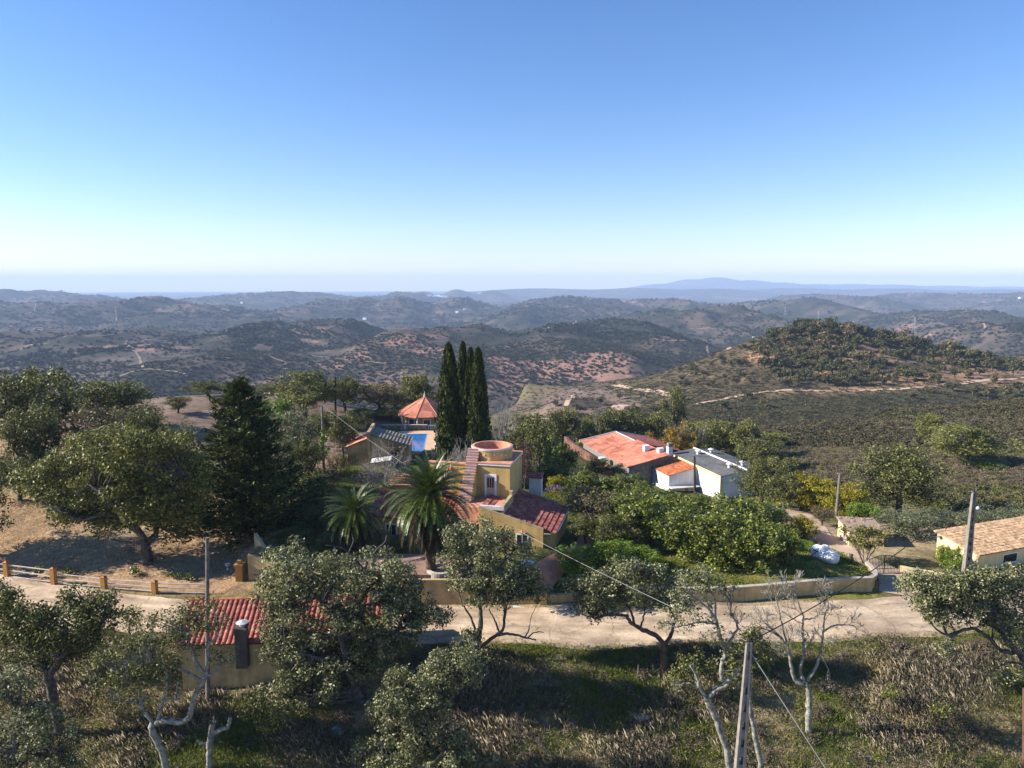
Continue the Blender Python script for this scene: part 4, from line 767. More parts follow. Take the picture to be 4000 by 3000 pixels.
def leaves_np(rs, cen, rad, n, ls, flat=.75, up=.55, shell=.45, elong=2.0, jit=.35, out=None):
    """n diamond leaves per clump spread through flattened balls"""
    cen = np.asarray(cen, float); rad = np.broadcast_to(rad, len(cen)); n = np.broadcast_to(n, len(cen)).astype(int)
    idx = np.repeat(np.arange(len(cen)), n); k = len(idx)
    d = rs.normal(size=(k, 3)); d /= np.linalg.norm(d, axis=1, keepdims=True); rr = rs.rand(k) ** shell
    p = cen[idx] + d * rr[:, None] * rad[idx][:, None] * [1, 1, flat]
    nr_ = rs.normal(size=(k, 3)) * .8 + d * .6 + [0, 0, up]; nr_ /= np.linalg.norm(nr_, axis=1, keepdims=True)
    a = np.cross(nr_, rs.normal(size=(k, 3))); a /= np.linalg.norm(a, axis=1, keepdims=True) + 1e-9; b = np.cross(nr_, a)
    l = ls * (1 + jit * rs.normal(size=k)).clip(.4, 2); 
    l = l[:, None] * .5; w_ = l / elong * 1.15
    V = np.stack([p - a * l, p + b * w_ - nr_ * l * .15, p + a * l, p - b * w_ - nr_ * l * .15], 1).reshape(-1, 3)
    return V
def quads_of(V): return np.arange(len(V)).reshape(-1, 4)
def bez(p0, p1, p2, n): t = np.linspace(0, 1, n)[:, None]; return (1-t)**2 * p0 + 2*t*(1-t) * p1 + t*t * p2
def tubes_mesh(name, tubes, m, k=6):
    Vs, Fs, o = [], [], 0
    for P, r in tubes:
        kk = k if np.max(r) > .04 else 4
        V, Fq = tube_np(np.asarray(P, float), np.asarray(r, float), kk); Vs.append(V); Fs.append(Fq + o); o += len(V)
    return mesh_np(name, np.concatenate(Vs), [np.concatenate(Fs)], m, smooth=True)
def connect(rs, limbs, cen, r_tw=.035, jit=.25, grow_in=.0):
    """twigs from the nearest limb point to each clump centre"""
    S = np.concatenate([np.asarray(P)[max(1, len(P)//3):] for P, r in limbs]); RR_ = np.concatenate([np.asarray(r)[max(1, len(r)//3):] for P, r in limbs]); out = []
    for c in cen:
        d = np.linalg.norm(S - c, axis=1) + np.maximum(0, S[:, 2] - c[2]) * 1.2; i = np.argmin(d); p = S[i]; L = np.linalg.norm(c - p)
        if L < .15: continue
        mid = (p + c) / 2 + rs.normal(size=3) * jit * L * .4 - [0, 0, .08 * L]
        out.append((bez(p, mid, c, 6), np.linspace(min(RR_[i] * .7, r_tw * (1 + .45 * L)), r_tw * .45, 6)))
    return out
def spray(rs, p, d, L, r, depth, out, ends, spread=.75, kids=3, up=.1, wob=.25, rmin=.012):
    n = 6; P = [p]; dd = d / np.linalg.norm(d)
    for i in range(n - 1):
        dd = dd + rs.normal(size=3) * wob * .5 + [0, 0, up * .2]; dd /= np.linalg.norm(dd); P.append(P[-1] + dd * L / (n - 1))
    P = np.array(P); out.append((P, np.linspace(r, max(r * .55, rmin), n)))
    if depth == 0: ends.append(P[-1]); return
    for k in range(kids):
        j = n - 1 if k == 0 else rs.randint(2, n); q = rs.normal(size=3); q -= dd * np.dot(q, dd); q /= np.linalg.norm(q) + 1e-9
        nd = dd + q * spread * rs.uniform(.6, 1.3) + [0, 0, up]
        spray(rs, P[j], nd, L * rs.uniform(.55, .85), max(r * .58, rmin), depth - 1, out, ends, spread, kids, up, wob, rmin)

def px_limb(l, Y, n=14, rs=None):
    P = np.array([at_y(q[0], q[1], Y + (q[2] if len(q) > 2 else 0)) for q in l]); t = np.linspace(0, len(P) - 1, max(n, 4 * len(P)))
    # smooth (Catmull-Rom) through the points
    Pp = np.concatenate([[2*P[0] - P[1]], P, [2*P[-1] - P[-2]]]); i = np.minimum(t.astype(int), len(P) - 2); f = (t - i)[:, None]
    a, b, c, d = Pp[i], Pp[i+1], Pp[i+2], Pp[i+3]
    Q = .5 * (2*b + (c - a) * f + (2*a - 5*b + 4*c - d) * f**2 + (3*b - a - 3*c + d) * f**3)
    if rs is not None: Q[1:-1] += rs.normal(size=(len(Q) - 2, 3)) * .02
    return Q
def px_tree(name, label, base, Y, limbs, crowns, leaf='oak', bark='bark', ls=.18, nl=55, rcl=.7, group=None, seed=1, cat='tree', r_tw=.042, depthk=.8, bare=None, trunkmat=None, drop=.25):
    """a tree whose limbs follow pixel polylines at depth Y (+offset); crowns: ellipses (u, v, ru, rv, clumps[, dY])"""
    rs = np.random.RandomState(seed); m = Y / F; b = at_y(base[0], base[1], Y); o = np.array([b[0], b[1], gz(b[0], b[1])]); root = empty(name, o); tag(root, label, cat, group)
    L = []
    for l in limbs:
        r0, r1 = l[0]; P = px_limb(l[1:], Y, rs=rs)
        L.append((P, np.linspace(r0, r1, len(P)) * (1 + .08 * rs.normal(size=len(P)))))
    if L:                                     # root the first limb in the ground
        P, r = L[0]; q = P[0].copy(); q[2] = min(gz(q[0], q[1]), q[2]) - drop; L[0] = (np.r_[[q], P], np.r_[r[0] * 1.25, r])
    cen = []; ends = []
    for e in crowns:
        u, v, ru, rv, n = e[:5]; dy = e[5] if len(e) > 5 else 0
        for _ in range(n):
            a, rho = rs.rand() * 6.283, rs.rand() ** .5; uu, vv = u + ru * rho * math.cos(a), v + rv * rho * math.sin(a)
            cen.append(at_y(uu, vv, Y + dy + rs.uniform(-1, 1) * depthk * ru * m * math.sqrt(max(.05, 1 - rho * rho))))
    tw = []
    if len(cen):
        cen = np.array(cen); g = terr(cen[:, 0], cen[:, 1]); cen[:, 2] = np.maximum(cen[:, 2], g + .4)
        if L: tw = connect(rs, L, cen, r_tw)
    if bare:
        for li, n, ln, dp in bare:
            P, r = L[li]; d0 = P[-1] - P[-3]
            for k in range(n):
                j = len(P) - 1 if k == 0 else rs.randint(len(P) // 2, len(P)); dd = d0 / np.linalg.norm(d0) + rs.normal(size=3) * (.25 if k == 0 else .9)
                spray(rs, P[j], dd, ln, max(.018, r[j] * .6), dp, tw, ends, up=.15)
    if L:
        tr = link('trunk', tubes_mesh('trunk', [(P - o, r) for P, r in L + tw], M[bark], 9), root)
    if len(cen):
        rc = rcl * rs.uniform(.6, 1.35, len(cen)); V = leaves_np(rs, cen, rc, np.maximum(6, nl * (rc / rcl) ** 2), ls)
        if len(ends): V = np.concatenate([V, leaves_np(rs, np.array(ends)[::2], .25, 5, ls)]) if bare and bare[0][3] < 9 and leaf and nl > 0 else V
        link('crown', mesh_np('crown', V - o, [quads_of(V)], M[leaf]), root)
    return root

def oak_variant(seed, leaf='oak', bark='bark', H=8., W=9., th=.3, ncl=85, nl=125, ls=.27, rcl=1.05, lean=0, flat=.38, cz=.66):
    rs = np.random.RandomState(seed); o = np.zeros(3); fork = np.array([lean * H * .4, rs.normal() * .2, H * th])
    L = [(bez(np.array([0, 0, -.6]), np.array([lean * .3, .1, H * th * .5]), fork, 8), np.linspace(.045 * H, .033 * H, 8))]
    c = np.array([lean * H * .6, 0, H * cz]); d = rs.normal(size=(ncl, 3)); d /= np.linalg.norm(d, axis=1, keepdims=True)
    lob = 1 + .28 * np.sin(3 * np.arctan2(d[:, 1], d[:, 0]) + seed) + .15 * np.sin(5 * d[:, 2] + seed * 2)
    cen = c + d * (rs.rand(ncl, 1) ** .33) * np.array([W / 2 - rcl * .7, W / 2 - rcl * .7, H * flat]) * lob[:, None]
    cen[:, 2] = np.clip(cen[:, 2], H * max(.1, min(th, .3)), H - rcl * .5)
    nb = 6
    for i in range(nb):
        a = i * 6.283 / nb + rs.normal() * .3; e = c + np.array([math.cos(a) * W * .3, math.sin(a) * W * .3, rs.uniform(-.05, .2) * H])
        L.append((bez(fork, (fork + e) / 2 + [math.cos(a) * .5, math.sin(a) * .5, -.06 * H], e, 9), np.linspace(.026 * H, .008 * H, 9)))
    tw = connect(rs, L, cen, .035)
    root = empty('cork_oak', (0, 0, 0)); link('trunk', tubes_mesh('trunk', L + tw, M[bark], 7), root)
    rc = rcl * rs.uniform(.6, 1.3, ncl); V = leaves_np(rs, cen, rc, nl * (rc / rcl) ** 2, ls); link('crown', mesh_np('crown', V, [quads_of(V)], M[leaf]), root)
    return root
class Pool:                                   # first use takes the prototype itself, later uses copy it
    def __init__(s, makers): s.mk = makers; s.p = {}; s.used = set()
    def get(s, k, name, loc, rz, sc_, label, cat='tree', group=None):
        if k not in s.p: s.p[k] = s.mk[k]()
        p = s.p[k]
        if k not in s.used: s.used.add(k); r = p; r.location = loc; r.rotation_euler = (0, 0, rz); r.scale = sc_
        else: r = dup(p, loc, rz, sc_)
        r.name = name; r['label'] = label; r['category'] = cat
        if group: r['group'] = group
        elif 'group' in r: del r['group']
        return r
OAK = Pool({0: lambda: oak_variant(1), 1: lambda: oak_variant(2, 'oak_olive'), 2: lambda: oak_variant(3, 'oak', H=8, W=8, ncl=60), 3: lambda: oak_variant(5, 'oak_brown', nl=60),
            4: lambda: oak_variant(6, 'bright', th=.15, cz=.55, ls=.3), 5: lambda: oak_variant(8, 'olive_leaf', th=.12, cz=.52, ncl=90, nl=90, ls=.24), 6: lambda: oak_variant(9, 'yellow_leaf', th=.08, cz=.5, flat=.42, ls=.28),
            7: lambda: oak_variant(12, 'hedge', th=.06, cz=.48, flat=.47, ls=.34, ncl=105, W=9.6, nl=95), 8: lambda: oak_variant(14, 'autumn', th=.1, cz=.52, ls=.28), 9: lambda: oak_variant(15, 'oak', lean=.35, W=10), 11: lambda: oak_variant(21, 'oak', ncl=150, nl=130, ls=.21, rcl=.95, th=.25, cz=.6), 12: lambda: oak_variant(23, 'oak_olive', ncl=150, nl=130, ls=.21, rcl=.95, th=.25, cz=.6), 10: lambda: oak_variant(17, 'purple_leaf', th=.1, cz=.55, nl=50)})
rng = random.Random(11)
def oak_at(k, u, vtop, w_px, Y, label, name='cork_oak', cat='tree', group=None, vbase=None):
    c = at_y(u, vtop, Y); g = gz(c[0], Y)
    if vbase: g = at_y(u, vbase, Y)[2]
    h = max(1.2, c[2] - g); w_ = w_px / F * Y
    W0 = {2: 8., 9: 10.}.get(k, 9.); s = w_ / W0
    return OAK.get(k, name, (c[0], Y, g - .1), rng.uniform(0, 6.28) if k != 9 else 0, (s, s, h / 8. * 1.03), label, cat, group)
# left field and crest
oak_at(9, 40, 1455, 430, 92, 'big dark oak with a leaning trunk at the far left edge of the field')
oak_at(11, 425, 1488, 350, 108, 'rounded dark oak standing behind the brownish oak on the left')
oak_at(3, 400, 1595, 390, 88, 'brownish thin leaved oak between the large field oak and the rounded oak behind it')
oak_at(2, 690, 1545, 110, 120, 'lone little oak casting a shadow on the bare hilltop')
G = 'oaks along the hilltop crest'
oak_at(0, 810, 1488, 180, 139, 'dense dark oak on the crest just left of the conifer top', group=G)
oak_at(1, 930, 1505, 130, 146, 'oak on the crest hidden behind the tip of the big conifer', group=G)
oak_at(12, 1185, 1455, 290, 126, 'broad oak on the crest with a pale trunk, left of the dark pole', group=G)
oak_at(0, 1345, 1478, 170, 134, 'oak on the crest just right of the dark pole', group=G)
oak_at(3, 1480, 1498, 230, 138, 'oak with brown patches on the crest left of the pavilion', group=G)
oak_at(0, 1440, 1600, 190, 132, 'low shady oak between the hut and the pavilion')
oak_at(1, 1625, 1468, 180, 152, 'pale green oak rising behind the pavilion roof', group=G)
oak_at(3, 1725, 1535, 140, 150, 'thin greyish oak behind the cypresses', group=G)
oak_at(4, 1105, 1552, 95, 120, 'bright green rounded bush below the crest oak with the pale trunk', 'bush', 'bush')
oak_at(4, 1020, 1560, 130, 125, 'green bush at the right flank of the big conifer', 'bush', 'bush')
oak_at(5, 1150, 1585, 230, 96, 'olive green shrub tree between the big conifer and the ivy pole', 'shrub', 'shrub')
oak_at(5, 1080, 1700, 200, 86, 'lower olive green shrub beside the lower right flank of the conifer', 'shrub', 'shrub')
oak_at(2, 1335, 1612, 140, 107, 'slender leaning shrub tree in front of the round cistern', 'shrub', 'shrub')
oak_at(7, 30, 1790, 150, 86, 'yellowish green bramble bush at the left edge of the field', 'bush', 'bush')
for k, u, v, w_, Y, lb in [(0, 1060, 1500, 190, 148, 'dark oak on the crest between the conifer and the pale trunked oak'), (1, 1265, 1500, 150, 142, 'oak on the crest right behind the dark pole'), (0, 1540, 1520, 150, 145, 'dark oak on the crest close to the pavilion'), (0, 560, 1540, 90, 140, 'small dark oak on the crest left of the lone little oak')]: oak_at(k, u, v, w_, Y, lb, group=G)
for k, u, v, w_, Y, lb in [(0, 1250, 1610, 150, 112, 'dark bush at the foot of the dark pole'), (0, 1400, 1600, 160, 124, 'dark bush between the dark pole and the hut'), (0, 1530, 1590, 150, 134, 'dark bush just left of the pavilion'), (5, 1010, 1640, 190, 92, 'olive bush at the right shoulder of the conifer'), (0, 1190, 1720, 150, 84, 'dark bush in the shade right of the conifer'), (5, 1130, 1810, 170, 80, 'grey olive bush above the shorter palm'), (0, 1220, 1840, 150, 78, 'dark bush behind the shorter palm'), (5, 330, 1720, 200, 84, 'olive shrub behind the left part of the field oak')]: oak_at(k, u, v, w_, Y, lb, 'bush', 'bush')
for k, u, v, w_, Y, lb in [(0, 1250, 1960, 200, 70, 'dark shrub added to deepen the shade between the conifer and the shorter palm'), (0, 1160, 2060, 190, 66.5, 'dark shrub added to deepen the shade at the right foot of the conifer'), (0, 1290, 2100, 150, 64, 'dark shrub added to deepen the shade below the shorter palm'), (5, 1480, 2060, 130, 63.8, 'shrub added to darken the shaded gap between the two palms'), (0, 1570, 2110, 110, 63.5, 'shaded shrub against the villa wall behind the tall palm'), (0, 1800, 2080, 90, 64, 'dark shrub against the villa wall right of the tall palm')]: oak_at(k, u, v, w_, Y, lb, 'shrub', 'shrub')  # added shrubs: they hide the left wing and deepen the conifer's shade
oak_at(11, -190, 1790, 430, 66.5, 'oak beside the field whose long shadow falls across the left of the field')
oak_at(0, 2235, 1900, 150, 82, 'dark shady shrub close behind the right eave of the villa', 'shrub', 'shrub')
for k, u, v, w_, Y, lb in [(11, 110, 1590, 280, 83, 'dark oak filling the gap beside the leaning oak at the left edge'), (0, 60, 1790, 260, 79, 'dark bramble thicket under the leaning oak at the left edge'), (5, 230, 1770, 200, 80, 'grey green thicket between the leaning oak and the field oak'), (11, 560, 1600, 240, 86, 'dense dark oak between the field oak and the big conifer'), (5, 700, 1640, 160, 84, 'olive shrub just left of the conifer')]: oak_at(k, u, v, w_, Y, lb)
for k, u, v, w_, Y, lb in [(0, 2335, 1790, 120, 121, 'dark bush below the eave of the barn, far end'), (0, 2405, 1818, 120, 117, 'dark bush below the eave of the barn, middle'), (0, 2475, 1850, 120, 112, 'dark bush below the eave of the barn, near end')]: oak_at(k, u, v, w_, Y, lb, 'bush', 'bush')
# behind and right of the cypresses
G2 = 'garden trees between the cypresses and the barn'
for k, u, v, w_, Y, lb in [(1, 2060, 1625, 170, 118, 'olive green tree right behind the bare tree by the cypresses'), (0, 2195, 1600, 190, 156, 'dark rounded tree on the skyline left of the barn'),
    (0, 2110, 1660, 180, 108, 'dark tree in the shade right of the cypresses'), (7, 2185, 1705, 160, 101, 'glossy green tree at the left end of the barn wall'), (7, 2155, 1790, 130, 93, 'glossy green tree on the shaded lawn behind the villa'),
    (0, 2000, 1690, 150, 112, 'dark thicket tree close to the right hand cypress'), (1, 2290, 1640, 120, 160, 'small tree behind the far corner of the barn')]:
    oak_at(k, u, v, w_, Y, lb, 'garden_tree', 'tree', G2)
oak_at(10, 2050, 1725, 110, 91, 'reddish purple tree behind the villa tower', 'garden_tree')
oak_at(6, 2180, 1850, 100, 88, 'small yellow green bush behind the red villa roof', 'bush', 'bush')
G3 = 'trees behind the farm buildings'
for k, u, v, w_, Y, lb in [(0, 2350, 1612, 170, 168, 'dark tree behind the far end of the barn roof'), (0, 2450, 1605, 210, 172, 'wide dark tree behind the middle of the barn'), (1, 2550, 1620, 200, 172, 'olive tree behind the near end of the barn'),
    (2, 2640, 1520, 110, 200, 'tall slim dark tree by the dirt track behind the barn'), (1, 2720, 1650, 180, 160, 'olive tree behind the bare poplars'), (1, 2810, 1650, 200, 155, 'rounded olive tree left behind the white hall'),
    (1, 2910, 1650, 220, 152, 'rounded olive tree right behind the white hall'), (0, 2990, 1720, 200, 138, 'dark olive tree at the far right corner of the white hall'), (0, 3060, 1790, 160, 118, 'dark oak below the scrub slope right of the hall'), (1, 3020, 1690, 150, 165, 'olive tree at the foot of the scrub slope')]:
    oak_at(k, u, v, w_, Y, lb, 'garden_tree', 'tree', G3)
oak_at(8, 2600, 1665, 170, 152, 'orange yellow autumn bush behind the barn chimneys', 'bush', 'bush')
oak_at(8, 2680, 1690, 120, 150, 'orange autumn bush below the bare poplars', 'bush', 'bush')
oak_at(11, 2985, 1795, 240, 103, 'broad oak hiding the right end of the white hall')
oak_at(0, 3070, 1860, 170, 96, 'oak shading the dirt track right of the hedge')
# right side
G4 = 'yellow green bushes beside the dirt track'
oak_at(6, 3135, 1838, 190, 97, 'yellow green bush left of the track pole', 'bush', 'bush', G4); oak_at(6, 3225, 1865, 180, 94, 'yellow green bush just behind the track pole', 'bush', 'bush', G4)
oak_at(6, 3330, 1885, 190, 91, 'yellow green bush between the track pole and the large oak', 'bush', 'bush', G4); oak_at(4, 3370, 1960, 130, 86, 'brighter green bush at the foot of the large oak', 'bush', 'bush', G4)
oak_at(11, 3530, 1755, 380, 92, 'large dense oak with a stout trunk behind the olive trees')
oak_at(12, 3780, 1665, 350, 128, 'broad olive coloured oak on the scrub slope, right of the large dense oak')
oak_at(1, 3640, 1622, 140, 152, 'small oak with a visible trunk on the scrub slope')
oak_at(4, 3850, 1800, 180, 125, 'bright bush at the foot of the broad oak on the slope', 'bush', 'bush')
G5 = 'olive trees behind the right hand house'
for u, v, w_, Y, lb in [(3540, 1985, 290, 77, 'grey green olive tree beside the small hut'), (3700, 1990, 230, 79, 'grey green olive tree behind the lamp pole'), (3850, 1980, 230, 81, 'grey green olive tree behind the clay tiled roof'), (3990, 1975, 200, 82, 'grey green olive tree at the right edge behind the clay tiled roof')]:
    oak_at(5, u, v, w_, Y, lb, 'olive_tree', 'tree', G5)
oak_at(4, 3730, 2135, 110, 64.2, 'small green bush against the left wall of the clay roofed house', 'bush', 'bush', vbase=2240)
oak_at(6, 3690, 2120, 60, 65.4, 'little yellow bush at the corner of the clay roofed house', 'bush', 'bush', vbase=2200)
oak_at(3, 3215, 1980, 120, 82, 'thin brownish bush at the foot of the track pole', 'bush', 'bush')
# hedge of tall glossy shrubs
G6 = 'tall glossy hedge shrubs behind the lawn'
for k, u, v, w_, Y, lb in [(7, 2290, 1830, 180, 90, 'hedge shrub farthest left, beside the villa roof'), (7, 2395, 1852, 200, 89, 'hedge shrub in the back row left of the pole'), (7, 2500, 1890, 210, 84, 'hedge shrub in the back row below the white annex'),
    (7, 2620, 1925, 210, 80, 'hedge shrub in the back row in front of the dark pole'), (7, 2750, 1928, 230, 78, 'hedge shrub in front of the corner of the white hall'), (7, 2880, 1932, 230, 76, 'hedge shrub in front of the white gable'), (7, 2990, 1955, 200, 77, 'hedge shrub at the right end of the back row'),
    (3, 2320, 1915, 290, 71, 'twiggy grey brown shrub at the left end of the hedge'), (7, 2440, 1920, 250, 70, 'hedge shrub right of the twiggy grey one'), (7, 2540, 1945, 260, 67.5, 'hedge shrub in the front row above the sunny lawn corner'), (7, 2660, 1965, 270, 65.3, 'hedge shrub in the middle of the front row'),
    (7, 2790, 1985, 280, 63.4, 'hedge shrub front row, second from the gas tank'), (7, 2920, 2005, 270, 62.2, 'large hedge shrub front row, nearest the gas tank'), (7, 3035, 2040, 180, 64, 'hedge shrub at the right end of the front row'), (0, 2400, 2010, 200, 66, 'added dark shrub standing in for the villa shadow below the twiggy grey one'), (0, 2290, 2020, 150, 67, 'added dark shrub standing in for the villa shadow beside its end wall')]:  # last two are added dark shrubs covering lawn that the villa's shadow misses
    oak_at(k, u, v, w_, Y, lb, 'hedge_shrub', 'shrub', G6)
oak_at(4, 2265, 2125, 220, 60.8, 'bright green shrub right of the red garden path', 'shrub', 'shrub')
oak_at(4, 2410, 2110, 200, 61.2, 'bright green shrub behind the leaning roadside oak', 'shrub', 'shrub')
oak_at(4, 2510, 2130, 150, 61, 'bright green shrub on the lawn edge in front of the hedge', 'shrub', 'shrub')
oak_at(6, 3125, 2010, 150, 75, 'thin yellowish fruit tree between hedge and gas tank', 'fruit_tree')
oak_at(4, 3110, 2110, 140, 68, 'low green shrub left of the gas tank', 'shrub', 'shrub')

# hill oaks, one mesh each: crown and trunk are a few pixels
def hill_oak(seed, leaf):
    rs = np.random.RandomState(seed); n = 20; d = rs.normal(size=(n, 3)); d /= np.linalg.norm(d, axis=1, keepdims=True)
    cen = np.array([0, 0, 2.9]) + d * rs.rand(n, 1) ** .4 * [2.4, 2.4, 1.2] * (1 + .3 * np.sin(3 * np.arctan2(d[:, 1:2], d[:, :1]) + seed)); V = leaves_np(rs, cen, .95, 34, .62)
    T, Fq = tube_np(np.array([[0, 0, -.8], [.1, 0, .7], [.0, .1, 1.6], [.3, .2, 2.8]]), np.array([.3, .26, .22, .1]), 6); q = quads_of(V)
    return mesh_np('hill_oak', np.concatenate([V, T]), [q, Fq + len(V)], [M[leaf], M['bark']], np.r_[np.zeros(len(q)), np.ones(len(Fq))])
HO_ = [hill_oak(i, l) for i, l in ((1, 'hill_leaf'), (2, 'hill_leaf'), (3, 'hill_leaf'), (4, 'oak_brown'))]
rs = np.random.RandomState(5); done = []
def hill_tree(u, v, w_px, lb, gr, k=None):
    p = hit(u, v, 240)
    if p is None or p[1] > 700: return
    s = w_px / F * p[1] / 5.6; k = rs.randint(4) if k is None else k; o = bpy.data.objects.new('cork_oak', HO_[k]); C.objects.link(o); o.location = p; o.rotation_euler = (0, 0, rs.rand() * 6.28); o.scale = (s, s, s * rs.uniform(.85, 1.2)); tag(o, lb, 'tree', gr)
def inpoly(x, y, P):
    c = False; j = len(P) - 1
    for i in range(len(P)):
        if (P[i][1] > y) != (P[j][1] > y) and x < (P[j][0] - P[i][0]) * (y - P[i][1]) / (P[j][1] - P[i][1]) + P[i][0]: c = not c
        j = i
    return c
hp = [(2920, 1370), (3040, 1312), (3120, 1290), (3190, 1275), (3260, 1280), (3400, 1308), (3600, 1355), (3800, 1402), (4000, 1446), (4000, 1470), (3850, 1480), (3700, 1498), (3300, 1515), (3060, 1515), (2990, 1450)]
t = 0
while len(done) < 165 and t < 9000:
    t += 1; u, v = rs.uniform(2900, 4000), rs.uniform(1265, 1520)
    if not inpoly(u, v, hp): continue
    crest = np.interp(u, [2900, 3190, 3600, 4000], [1360, 1265, 1345, 1440]); q = (v - crest) / 120
    if rs.rand() > (1.0 if q < .35 else .62 if u < 3450 else .3): continue
    if any((u - a) ** 2 + ((v - b) * 1.6) ** 2 < (21 if q < .35 else 30) ** 2 for a, b in done): continue
    done.append((u, v)); top = q < .35
    hill_tree(u, v, rs.uniform(40, 68), 'small dark cork oak in the dense stand along the crest of the near hill' if top else 'small cork oak scattered over the reddish slope of the near hill', 'cork oaks along the near hill crest' if top else 'cork oaks on the near hill slope')
for u, v, w_ in [(3720, 1530, 60), (3800, 1545, 55), (3860, 1560, 70), (3930, 1555, 60), (3980, 1535, 60), (3660, 1495, 40), (3880, 1500, 45), (3950, 1580, 55), (3620, 1535, 40), (3560, 1560, 38)]:
    hill_tree(u, v, w_, 'small cork oak in the sparse group just below the near hill track', 'cork oaks below the hill track')
for u, v, w_ in [(2920, 1560, 45), (2650, 1570, 60), (2345, 1580, 40), (2250, 1600, 35), (2170, 1590, 30), (2420, 1560, 30), (2980, 1590, 50), (2830, 1600, 50), (2560, 1620, 55), (2480, 1625, 55), (2380, 1625, 50)]:
    hill_tree(u, v, w_, 'small dark tree on the low scrubby ground between the barn and the near hill', 'trees on the low ground behind the barn')

cnt = 0
while cnt < 46:
    u = rs.uniform(2640, 3010); cr = np.interp(u, [2600, 2800, 3000], [1452, 1384, 1320]); v = rs.uniform(cr + 6, 1525)
    if v > 1525 - 0 or (u > 2900 and v < 1400 and rs.rand() < .3): continue
    cnt += 1; hill_tree(u, v, rs.uniform(18, 34), 'small shrubby oak dotted over the scrubby left flank of the near hill', 'shrubby oaks on the left flank of the near hill')
# poplars, bare trees and bushes
def bare_tree(name, label, u, vtop, Y, w_px, seed, m='twig', n0=4, depth=4, up=.2, spread=.7, cat='tree', group=None, kids=3, r0=.012, leaf=None, vbase=None):
    rs = np.random.RandomState(seed); c = at_y(u, vtop, Y); g = gz(c[0], Y) if not vbase else at_y(u, vbase, Y)[2]; h = max(.8, c[2] - g); out, ends = [], []
    for i in range(n0):
        a = i * 6.283 / n0 + rs.rand(); hw = w_px / F * Y / h
        spray(rs, np.array([0, 0, -.2]), np.array([math.cos(a) * hw * .5, math.sin(a) * hw * .5, 1.0]), h * .42, h * r0, depth, out, ends, spread, kids, up, .2)
    allp = np.concatenate([P for P, r in out]); sx = (w_px / F * Y) / (np.ptp(allp[:, 0]) + 1e-6); sz = h / (allp[:, 2].max() + 1e-6)
    root = empty(name, (c[0], Y, g)); tag(root, label, cat, group); link('branch', tubes_mesh('branch', [(P * [sx, sx, sz], r * .6 + .004) for P, r in out], M[m], 5), root)
    if leaf: V = leaves_np(rs, np.array(ends) * [sx, sx, sz], .25, 6, .2); link('crown', mesh_np('crown', V, [quads_of(V)], M[leaf]), root)
    return root
GP = 'bare poplars behind the farm'
bare_tree('poplar', 'leafless pale poplar with a few leaves left, behind the barn chimneys', 2668, 1638, 152, 42, 1, up=1.2, spread=.28, group=GP, leaf='autumn')
bare_tree('poplar', 'leafless slim poplar, thinnest of the three behind the barn', 2697, 1655, 152, 26, 2, up=1.4, spread=.22, group=GP)
bare_tree('poplar', 'leafless grey poplar, widest and nearest the white hall', 2741, 1640, 152, 48, 3, up=1.2, spread=.28, group=GP)
bare_tree('poplar', 'leafless pale poplar left behind the barn roof', 2336, 1600, 166, 40, 4, up=1.2, spread=.28, group=GP)
bare_tree('bare_bush', 'tangled leafless grey bush in front of the stone tiled outbuilding', 1500, 1725, 88, 250, 5, n0=8, depth=4, up=-.05, spread=1.0, cat='bush', r0=.02)
bare_tree('bare_bush', 'second tangled grey bush lower down behind the palm', 1440, 1790, 85, 180, 6, n0=7, depth=4, up=-.1, spread=1.0, cat='bush', r0=.02)
bare_tree('bare_bush', 'dark brown leafless thicket between the conifer and the bare grey bush', 1270, 1800, 84, 260, 7, 'twig_dark', n0=9, depth=4, spread=.9, cat='bush', r0=.015)
bare_tree('bare_bush', 'brown leafless bush at the foot of the outbuilding wall', 1330, 1760, 94, 180, 8, 'twig_dark', n0=8, depth=4, spread=.9, cat='bush', r0=.015)
bare_tree('bare_tree', 'leafless grey fig tree at the foot of the cypresses', 1790, 1705, 86, 210, 9, n0=7, depth=4, spread=.95, r0=.02)
bare_tree('bare_tree', 'leafless pale tree right of the cypresses', 1965, 1555, 112, 150, 10, n0=4, depth=4, spread=.8, r0=.02)
bare_tree('bare_tree', 'bare twiggy tree on the skyline right of the cypresses', 2030, 1575, 122, 110, 11, n0=4, depth=4, spread=.8, r0=.016)
bare_tree('bare_tree', 'leaning thin leaved tree with several stems in front of the small hut', 3385, 2060, 66.5, 180, 12, 'twig_dark', n0=5, depth=4, spread=.7, r0=.022, leaf='oak_olive')

